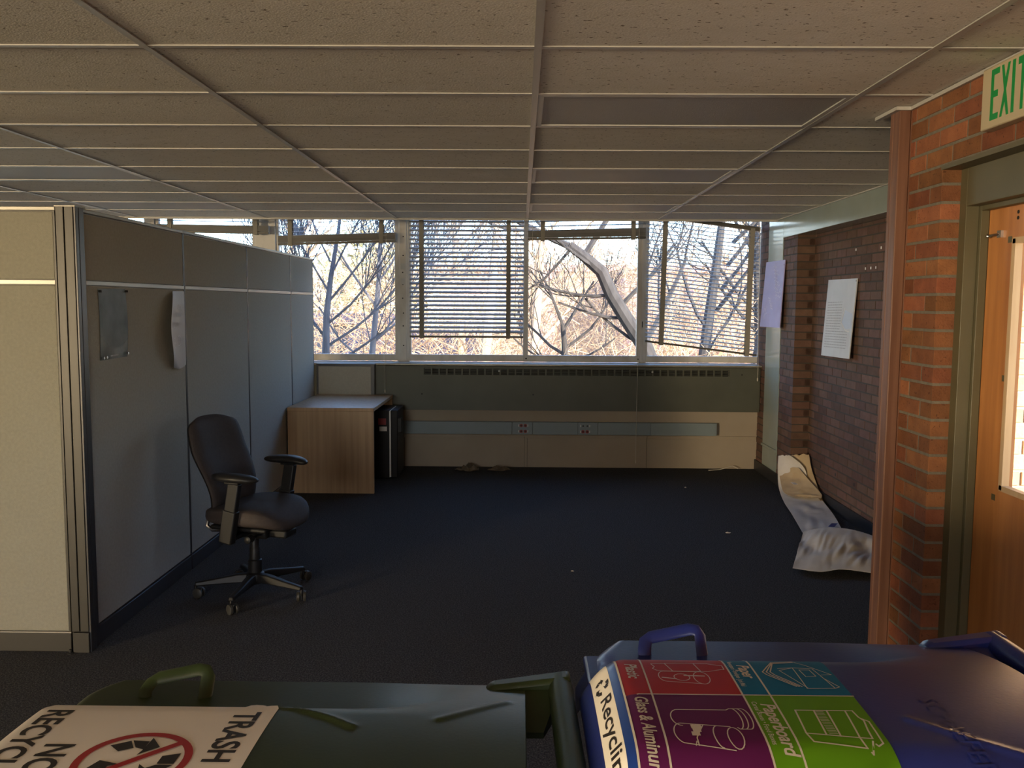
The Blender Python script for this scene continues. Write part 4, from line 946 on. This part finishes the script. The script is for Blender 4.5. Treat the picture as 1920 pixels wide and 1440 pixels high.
ribbon([[(CU-0.051, CD-0.051), (CU+0.051, CD+0.051)]], 0.011).mapped(on(gpos, 0.0024)).build('prohibition_slash', MT['prohibit'], glid)
def recycle(cu, cd_, r):
    """three chasing arrows, tops toward +u"""
    mb = MB()
    for k in range(3):
        a = math.radians(120*k)
        def rot(p): return (cu+r*(p[0]*math.cos(a)-p[1]*math.sin(a)), cd_+r*(p[0]*math.sin(a)+p[1]*math.cos(a)), 0)
        A = [(0.92, 0.30), (0.92, -0.12), (0.55, -0.12), (0.55, 0.12)]
        Bp = [(0.88, -0.16), (0.50, -0.52), (0.24, -0.36), (0.56, -0.10)]
        H = [(0.70, -0.62), (0.10, -0.62), (0.08, -0.10), (0.24, -0.30)]
        for q in ([(0.95, 0.34), (0.95, -0.10), (0.58, -0.10), (0.58, 0.22)], [(0.95, -0.14), (0.72, -0.46), (0.40, -0.28), (0.58, -0.14)], [(0.86, -0.56), (0.34, -0.62), (0.22, -0.12), (0.38, -0.26)]):
            mb.add([rot(p) for p in q], [(3, 2, 1, 0)])
    return mb
recycle(CU, CD, 0.062).mapped(on(gpos, 0.0018)).build('recycling_symbol', MT['ink'], glid)

# blue label: navy backing, four colour fields, cream front strip
LU0, LU1, LM, LD = 0.055, 0.389, 0.228, 0.200
def blab(u0, u1, d0, d1, off=0.0010, corner=True):
    def fn(a, b):
        d = d0+(d1-d0)*b; u_1 = u1
        if corner and u1 >= LU1-1e-6: u_1 = u1-0.03*max(0, (abs(d)-0.165)/0.035)**2
        return bpos(u0+(u_1-u0)*a, d, off)
    return MB().grid(fn, 20, 24)
sheet_on(bpos, 0.0415, LU0+0.002, -LD, LD, 0.0008, 8, 30).build('label_band', MT['labelblue'], blid, smooth=True)
blab(LU0, LM, 0.0, LD).build('plastic_field', MT['q_red'], blid, smooth=True)
blab(LU0, LM, -LD, 0.0).build('glass_field', MT['q_purple'], blid, smooth=True)
blab(LM, LU1, 0.0, LD).build('paper_field', MT['q_blue'], blid, smooth=True)
blab(LM, LU1, -LD, 0.0).build('paperboard_field', MT['q_green'], blid, smooth=True)
gl_ = [[(LU0, -LD), (LU0, LD)], [(LM, -LD), (LM, LD)], [(LU0, 0), (LU1, 0)], [(LU0+0.040, -LD), (LU0+0.040, LD)], [(LM+0.040, -LD), (LM+0.040, LD)]]
ribbon(gl_, 0.0028).mapped(on(bpos, 0.0016)).build('label_lines', MT['q_line'], blid)
for s_, u, d0, d1, h in (('Plastic', LU0+0.013, 0.115, 0.055, 0.0185), ('Glass & Aluminum', LU0+0.013, -0.010, -0.182, 0.0185), ('Paper', LM+0.018, 0.114, 0.060, 0.0185), ('Paperboard', LM+0.018, -0.028, -0.155, 0.0195)):
    fit_text(s_, u, d0, d1, h, 0.022, 0.2).mapped(on(bpos, 0.0017)).build('lettering', MT['q_line'], blid)
for s_, u, d0, d1 in (('Newspapers - Envelopes - Junk Mail', LM+0.006, 0.130, 0.030), ('Cereal Boxes \u2022 Food Boxes', LM+0.006, -0.022, -0.135)):
    fit_text(s_, u, d0, d1, 0.0075, 0.008).mapped(on(bpos, 0.0017)).build('lettering', MT['q_line'], blid)
# line drawings in the fields (u toward hinge = up, -d = reading direction)
def draw(lines, w, name='drawing', a=1.0, b=0.0):
    ribbon([[(p[0], p[1]*a+b) for p in ln] for ln in lines], w).mapped(on(bpos, 0.0018)).build(name, MT['q_line'], blid)
u0 = LU0+0.055
draw([[(u0, 0.135), (u0+0.004, 0.120), (u0, 0.110), (u0+0.006, 0.100), (u0+0.02, 0.098), (u0+0.085, 0.096), (u0+0.108, 0.108), (u0+0.112, 0.108), (u0+0.112, 0.128), (u0+0.108, 0.128), (u0+0.09, 0.138), (u0+0.04, 0.140), (u0, 0.135)],
      [(u0+0.022, 0.138), (u0+0.030, 0.098)], [(u0+0.068, 0.139), (u0+0.074, 0.096)],
      arc(u0+0.015, 0.072, 0.010, 0.024, 90, 270), [(u0+0.015, 0.096), (u0+0.070, 0.094)], [(u0+0.015, 0.048), (u0+0.068, 0.038)], arc(u0+0.070, 0.066, 0.012, 0.029, 0, 360, 20),
      arc(u0+0.040, 0.068, 0.012, 0.016, 0, 360, 16)], 0.0014, a=0.82, b=0.006)
draw([[(u0+0.01, 0.066), (u0+0.03, 0.060)], [(u0+0.045, 0.076), (u0+0.075, 0.074)]], 0.003, a=0.82, b=0.006)
u0 = LU0+0.062
draw([arc(u0+0.006, -0.060, 0.012, 0.022, 90, 270), [(u0+0.006, -0.038), (u0+0.075, -0.038), (u0+0.080, -0.034), (u0+0.096, -0.034)], arc(u0+0.097, -0.062, 0.008, 0.028, 90, -90), [(u0+0.097, -0.090), (u0+0.083, -0.090), (u0+0.080, -0.086)],
      arc(u0+0.083, -0.062, 0.008, 0.028, 90, -90), arc(u0+0.090, -0.062, 0.008, 0.028, 90, -90),
      arc(u0+0.004, -0.100, 0.012, 0.024, 90, 270), [(u0+0.004, -0.076), (u0+0.070, -0.084)], [(u0+0.004, -0.124), (u0+0.066, -0.136)], arc(u0+0.072, -0.110, 0.010, 0.024, 0, 360, 18), arc(u0+0.052, -0.107, 0.008, 0.025, 90, 270, 10),
      [(u0+0.020, -0.078), (u0+0.024, -0.098), (u0+0.016, -0.128)], [(u0+0.034, -0.080), (u0+0.020, -0.112), (u0+0.020, -0.128)]], 0.0016, b=-0.010)
ribbon([[(u0+0.021, -0.094), (u0+0.027, -0.094)], [(u0+0.022, -0.103), (u0+0.025, -0.103)], [(u0+0.019, -0.112), (u0+0.022, -0.112)]], 0.010).mapped(on(bpos, 0.0017)).build('drawing', MT['q_line'], blid)
u0 = LM+0.052
for i in range(3):
    draw([[(u0+0.060, 0.160-0.004*i), (u0+0.025, 0.150-0.004*i), (u0+0.006*i, 0.100-0.0*i), (u0+0.004+0.006*i, 0.086), (u0+0.036+0.004*i, 0.036)]], 0.002, a=0.86)
draw([[(u0+0.060, 0.160), (u0+0.104, 0.090), (u0+0.088, 0.088)],
      [(u0+0.028, 0.118), (u0+0.052, 0.122), (u0+0.082, 0.118), (u0+0.092, 0.030), (u0+0.052, 0.028), (u0+0.028, 0.108), (u0+0.052, 0.122), (u0+0.050, 0.028)],
      [(u0+0.060, 0.112), (u0+0.076, 0.112), (u0+0.078, 0.082), (u0+0.062, 0.080), (u0+0.060, 0.112)], [(u0+0.088, 0.070), (u0+0.100, 0.036), (u0+0.092, 0.030)]], 0.0014, a=0.86)
u0 = LM+0.058
draw([[(u0+0.004, -0.046), (u0+0.074, -0.046), (u0+0.068, -0.118), (u0, -0.108), (u0+0.004, -0.046)], [(u0, -0.108), (u0+0.004, -0.128), (u0+0.070, -0.140), (u0+0.068, -0.118)],
      [(u0+0.030, -0.046), (u0+0.026, -0.112)], [(u0+0.048, -0.046), (u0+0.044, -0.115)],
      [(u0+0.074, -0.046), (u0+0.084, -0.046), (u0+0.086, -0.064), (u0+0.090, -0.074), (u0+0.086, -0.098), (u0+0.084, -0.120), (u0+0.068, -0.118)],
      [(u0+0.088, -0.068), (u0+0.096, -0.076), (u0+0.094, -0.130), (u0+0.086, -0.136), (u0+0.084, -0.132)], [(u0+0.068, -0.118), (u0+0.074, -0.150), (u0+0.082, -0.126)]], 0.0024)
draw([[(u0+0.031+0.000*i, -0.050-0.0042*i), (u0+0.042, -0.050-0.0042*i)] for i in range(15)], 0.0011)
# cream strip on the front slope with the recycling wording
def strip_on(a, b): return bpos(0.016+0.0255*a, -LD+2*LD*b+0.0, 0.0012)
MB().grid(strip_on, 12, 40).build('front_strip', MT['labelwhite'], blid, smooth=True)
rs = recycle(0.0, 0.0, 0.027); rs.v = [(0.0285+a_*0.40, 0.078+b_, 0) for a_, b_, c_ in rs.v]
rs.mapped(on(bpos, 0.0020)).build('recycling_symbol', MT['ink'], blid)
fit_text('Recycling', 0.0235, 0.036, -0.190, 0.0145, 0.012).mapped(on(bpos, 0.0020)).build('lettering', MT['ink'], blid)
# moulded lettering on the lid
mt_ = fit_text('SCHAEFER', 0.482, 0.0, -0.185, 0.026, 0.0)
mt_.mapped(on(bpos, 0.0022)).build('moulded_lettering', MT['blue'], blid)
# ------------------------------------------------------------------ outdoors beyond the windows
struct('ground', MB().grid(lambda a, b: (-60+120*a, 9.2+75*b, -3.4+0.02*max(0, 75*b-18)+0.25*noise.noise(Vector((a*20, b*16, 2)))), 40, 30), MT['ground'], smooth=True)
def grow(mb, p, d, ln, r, depth, rnd, nmin=1, spread=0.55, upk=0.10, sides=5, seg=4, taper=0.55, kids=(2, 4)):
    p = Vector(p); d = Vector(d).normalized(); pts = [p.copy()]; rad = [r]
    for i in range(seg):
        d = (d+Vector((rnd.uniform(-1, 1), rnd.uniform(-1, 1), rnd.uniform(-.6, 1)))*0.16+Vector((0, 0, upk))).normalized()
        p = p+d*ln/seg; pts.append(p.copy()); rad.append(r*(1-(1-taper)*(i+1)/seg))
    mb.tube(pts, rad, max(3, sides))
    if depth <= 0: return
    for k in range(rnd.randint(*kids)):
        f = rnd.uniform(0.35, 1.0); i = min(seg-1, int(f*seg)); q = pts[i].lerp(pts[i+1], f*seg-i)
        ax = d.cross(Vector((rnd.uniform(-1, 1), rnd.uniform(-1, 1), rnd.uniform(-1, 1)))).normalized()
        nd = (Matrix.Rotation(rnd.uniform(0.5, 1.4)*spread, 3, ax) @ d)
        grow(mb, q, nd, ln*rnd.uniform(0.5, 0.8), max(0.0055, rad[i]*0.5), depth-1, rnd, nmin, spread, upk, sides-1, seg, taper, kids)
def tree(label, trunk, rad, limbs, mat, seed, depth=3, grp='bare trees outside the windows', spread=0.6, name='bare_tree', kids=(2, 4)):
    t = thing(name, label, 'tree', (trunk[0][0], trunk[0][1], -3.4), group=grp); rnd = random.Random(seed)
    MB().tube([(trunk[0][0], trunk[0][1], -3.5)]+list(trunk), [rad[0]*1.15]+list(rad), 10).build('trunk', mat, t, smooth=True)
    for (p, d, ln, r) in limbs:
        mb = MB(); grow(mb, p, d, ln, r, depth, rnd, spread=spread, kids=kids); mb.build('limb', mat, t)
    return t
# bluish tree in the shade close to the building
tree('slender bare grey tree close outside the clear pane', [(-2.70, 12.0, 0.0), (-2.68, 12.0, 0.9), (-2.66, 12.0, 1.5), (-2.60, 12.02, 2.0), (-2.50, 12.05, 2.6), (-2.40, 12.1, 3.4)], [0.062, 0.054, 0.044, 0.034, 0.024, 0.012],
     [((-2.67, 12, 1.15), (-0.75, 0.0, 1.0), 1.2, 0.019), ((-2.67, 12, 1.05), (1.0, 0.2, 0.55), 1.8, 0.020), ((-2.66, 12, 1.35), (1.0, -0.2, 0.75), 1.7, 0.019), ((-2.64, 12, 1.65), (0.9, 0.1, 1.0), 1.6, 0.018),
      ((-2.63, 12, 1.8), (-0.7, 0.1, 1.1), 1.4, 0.016), ((-2.60, 12, 2.0), (0.5, 0, 1.2), 1.5, 0.016), ((-2.68, 12, 0.85), (-1, 0.2, 0.3), 1.1, 0.017), ((-2.68, 12, 0.75), (0.9, 0.1, 0.5), 1.9, 0.019), ((-2.6, 12, 2.2), (-0.5, 0, 1), 1.4, 0.014), ((-2.67, 12, 1.2), (-1, 0, 0.8), 1.1, 0.013)], MT['barkgrey'], 21, 3, kids=(5, 7), spread=0.55)
tree('thinner bare grey tree behind the slender one', [(-2.55, 14.5, 0), (-2.45, 14.5, 1.0), (-2.35, 14.5, 2.0), (-2.3, 14.5, 3.2)], [0.06, 0.05, 0.04, 0.02],
     [((-2.45, 14.5, 1.0), (0.8, 0, 0.8), 1.5, 0.025), ((-2.4, 14.5, 1.6), (-0.8, 0, 0.8), 1.4, 0.025), ((-2.35, 14.5, 2.0), (0.6, 0.2, 1), 1.5, 0.022), ((-2.5, 14.5, 0.6), (-1, 0, 0.6), 1.3, 0.022)], MT['barkgrey'], 22, 3)
# leaning trunk
tree('thick leaning trunk with sunlit branches in the middle pane', [(2.45, 13.6, -1.5), (2.15, 13.6, 0.4), (1.88, 13.6, 1.05), (1.62, 13.6, 1.42), (1.38, 13.6, 1.80), (1.22, 13.6, 2.15), (0.95, 13.6, 2.38), (0.72, 13.6, 2.55)], [0.17, 0.145, 0.13, 0.115, 0.11, 0.10, 0.085, 0.07],
     [((0.80, 13.6, 2.50), (-1, 0, 0.15), 1.6, 0.06), ((0.95, 13.6, 2.4), (0.6, 0.1, 1), 1.6, 0.05), ((1.22, 13.6, 2.15), (-0.8, -0.1, 0.35), 1.3, 0.035), ((1.4, 13.6, 1.8), (-1, 0.1, -0.2), 1.2, 0.03),
      ((1.62, 13.6, 1.45), (-1, 0.2, -0.15), 1.1, 0.03), ((1.5, 13.6, 1.6), (0.9, -0.1, 0.9), 1.3, 0.04), ((1.88, 13.6, 1.05), (0.6, 0.1, 1), 1.5, 0.05), ((1.9, 13.6, 1.0), (-0.9, 0.1, 0.4), 1.2, 0.03), ((0.75, 13.6, 2.5), (-0.5, 0, -0.6), 1.2, 0.025)], MT['barkdark'], 23, 3)
tree('small bare bush tree low in the middle pane', [(0.72, 15.0, 0.0), (0.74, 15, 0.9), (0.70, 15, 1.3)], [0.07, 0.055, 0.04],
     [((0.72, 15, 0.8), (-1, 0, 0.5), 1.1, 0.03), ((0.74, 15, 0.9), (0.9, 0, 0.7), 1.1, 0.03), ((0.7, 15, 1.3), (-0.4, 0, 1), 1.0, 0.03), ((0.7, 15, 1.2), (0.5, 0, 1), 1.0, 0.03), ((0.72, 15, 0.6), (1, 0, 0.2), 1.0, 0.025), ((0.72, 15, 0.6), (-1, 0, 0.1), 1.0, 0.025)], MT['barkdark'], 24, 3)
for i, (x, y, le, lab) in enumerate(((4.05, 15.5, 0.16, 'bare tree leaning inward behind the slanting blind'), (3.35, 16.5, 0.10, 'upright bare tree behind the slanting blind, by the mullion'), (4.9, 18.0, -0.05, 'bare tree behind the slanting blind, next to the brick corner'),
                                     (-0.75, 17.0, 0.08, 'bare tree behind the lowered level blind'), (-1.4, 21.0, -0.06, 'further bare tree behind the lowered level blind'), (0.25, 19.0, 0.05, 'tall bare tree at the edge of the middle pane'), (-4.9, 17.0, 0.05, 'bare tree seen over the cubicle partition'))):
    r = 0.11; tr_ = [(x, y, 0.0), (x+le*1.2, y, 1.2), (x+le*2.6, y, 2.4), (x+le*4, y, 3.8), (x+le*5, y, 5.2)]
    lm = [((x+le*(1+0.9*k), y, 0.7+0.42*k), (random.choice((-1, 1))*random.uniform(0.5, 1), random.uniform(-.3, .3), random.uniform(0.5, 1.1)), 1.8, 0.04) for k in range(8)]
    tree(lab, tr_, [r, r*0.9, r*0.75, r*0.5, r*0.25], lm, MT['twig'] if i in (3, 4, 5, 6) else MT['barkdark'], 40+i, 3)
# sunlit brush and leaf masses
def brush(name, label, xr, yr, z0, z1, n, mat, seed, ln=0.9, rad=0.009):
    rnd = random.Random(seed); mb = MB()
    for i in range(n):
        x, y = rnd.uniform(*xr), rnd.uniform(*yr); z = z0+(z1-z0)*rnd.random()**1.6
        d = Vector((rnd.uniform(-1, 1), rnd.uniform(-1, 1), rnd.uniform(-0.2, 1.2))).normalized(); p = Vector((x, y, z)); l_ = ln*rnd.uniform(0.5, 1.3)
        q = p+d*l_*0.5+Vector((rnd.uniform(-1, 1), rnd.uniform(-1, 1), rnd.uniform(-1, 1)))*0.08*l_; e = q+d*l_*0.5+Vector((0, 0, rnd.uniform(-.25, .1)))*l_
        mb.tube([p, q, e], [rad, rad*0.7, rad*0.25], 3)
    return tag(mb.build(name, mat), label, 'brush', kind='stuff')
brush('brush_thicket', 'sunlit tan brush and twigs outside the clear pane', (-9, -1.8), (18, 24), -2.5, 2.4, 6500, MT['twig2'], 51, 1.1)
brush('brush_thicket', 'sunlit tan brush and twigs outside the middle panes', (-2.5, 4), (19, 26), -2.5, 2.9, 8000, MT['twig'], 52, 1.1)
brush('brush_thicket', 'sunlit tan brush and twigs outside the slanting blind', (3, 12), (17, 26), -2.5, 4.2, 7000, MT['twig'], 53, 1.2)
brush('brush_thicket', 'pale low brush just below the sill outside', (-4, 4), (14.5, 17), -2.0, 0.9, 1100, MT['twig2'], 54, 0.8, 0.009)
def leafcloud(label, blobs, n, mat, seed, size=0.14):
    t = thing('leafy_tree', label, 'tree', (blobs[0][0], blobs[0][1], -3.4), group='leafy trees outside the windows'); rnd = random.Random(seed); mb = MB()
    for i in range(n):
        c = rnd.choice(blobs); v = Vector((rnd.gauss(0, 1), rnd.gauss(0, 1), rnd.gauss(0, 1))).normalized()*(rnd.random()**0.4)
        p = Vector((c[0], c[1], c[2]))+v*c[3]; a = Vector((rnd.uniform(-1, 1), rnd.uniform(-1, 1), rnd.uniform(-1, 1))).normalized(); b = a.cross(Vector((rnd.uniform(-1, 1), rnd.uniform(-1, 1), rnd.uniform(-1, 1)))).normalized()
        s_ = size*rnd.uniform(0.5, 1.2); mb.add([p-a*s_, p-b*s_*0.5, p+a*s_, p+b*s_*0.5], [(0, 1, 2, 3)])
    tag(mb.build('foliage', mat, t), kind='stuff')
    b0 = blobs[0]; MB().tube([(b0[0], b0[1], -3.4), (b0[0]+0.1, b0[1], b0[2]-0.3), (b0[0], b0[1], b0[2]+b0[3]*0.6)], [0.22, 0.14, 0.03], 8).build('trunk', MT['barkdark'], t, smooth=True)
    return t
leafcloud('yellow-green leafy tree in the clear pane', [(-4.8, 28.6, 3.1, 1.5), (-4.0, 28.8, 2.2, 1.3), (-5.8, 28.6, 2.0, 1.4)], 2600, MT['leafy'], 61)
leafcloud('broad orange leafy tree behind the slanting blind', [(8.2, 30, 2.0, 2.2), (6.6, 30, 1.0, 2.0), (10, 30, 1.2, 2.2)], 3000, MT['twig2'], 62)
leafcloud('orange leafy tree behind the tan brush at the partition end', [(-9.6, 27, 1.4, 1.8), (-11.6, 27, 1.8, 2.0), (-8.8, 27.5, 0.6, 1.2)], 2600, MT['twig2'], 63)
# far brick building
fb = thing('brick_building', 'distant sunlit brick building with pink trim seen through the middle panes', 'building', (4, 34, -3.4))
B(-3.2, 9.0, 34, 42, -3.4, 2.9).build('wall', MT['farbrick'], fb)
B(-3.4, 9.2, 33.8, 42.2, 2.9, 3.15).build('parapet', MT['fartrim'], fb)
for x in (1.0, 3.9, 6.6):
    B(x-0.28, x+0.28, 33.85, 34.0, -3.4, 2.9).build('pier', MT['fartrim'], fb)
for x in (-2.0, -0.4, 5.6, 7.9):
    for z in (-2.2, 0.6):
        w = MB().box(x-0.55, x-0.47, 33.9, 34.0, z, z+1.4).box(x+0.47, x+0.55, 33.9, 34.0, z, z+1.4).box(x-0.55, x+0.55, 33.9, 34.0, z-0.08, z).box(x-0.55, x+0.55, 33.9, 34.0, z+1.4, z+1.48).build('window', MT['fartrim'], fb)
        B(x-0.47, x+0.47, 33.95, 33.99, z, z+1.4).build('pane', MT['farwin'], w)
tw = thing('brick_tower', 'pink brick stair tower beside the leaning trunk', 'building', (4.4, 32, -3.4))
B(3.6, 4.9, 31, 33.5, -3.4, 2.7).build('wall', MT['fartrim'], tw); B(3.5, 5.0, 30.9, 33.6, 2.7, 2.9).build('coping', MT['farbrick'], tw)
sh = thing('garden_shed', 'low shed with dark purple roof below the level blind', 'building', (-3.0, 23, -3.4))
B(-4.4, -1.4, 22.5, 25, -3.4, 0.1).build('wall', MT['farbrick'], sh)
MB().add([(-4.6, 22.3, 0.1), (-1.2, 22.3, 0.1), (-1.2, 25.2, 0.1), (-4.6, 25.2, 0.1), (-4.6, 23.75, 0.95), (-1.2, 23.75, 0.95)], [(3, 2, 1, 0), (0, 1, 5, 4), (2, 3, 4, 5), (1, 2, 5), (3, 0, 4)]).build('roof', MT['roofdark'], sh)
s2 = thing('flat_shed', 'flat-roofed bluish shed half hidden in the clear pane', 'building', (-4.6, 25.5, -3.4))
B(-6.2, -3.3, 25.3, 26, -3.4, 1.05).build('wall', MT['barkgrey'], s2); B(-6.3, -3.2, 25.1, 26.1, 1.05, 1.35).build('roof', MT['roofdark'], s2)
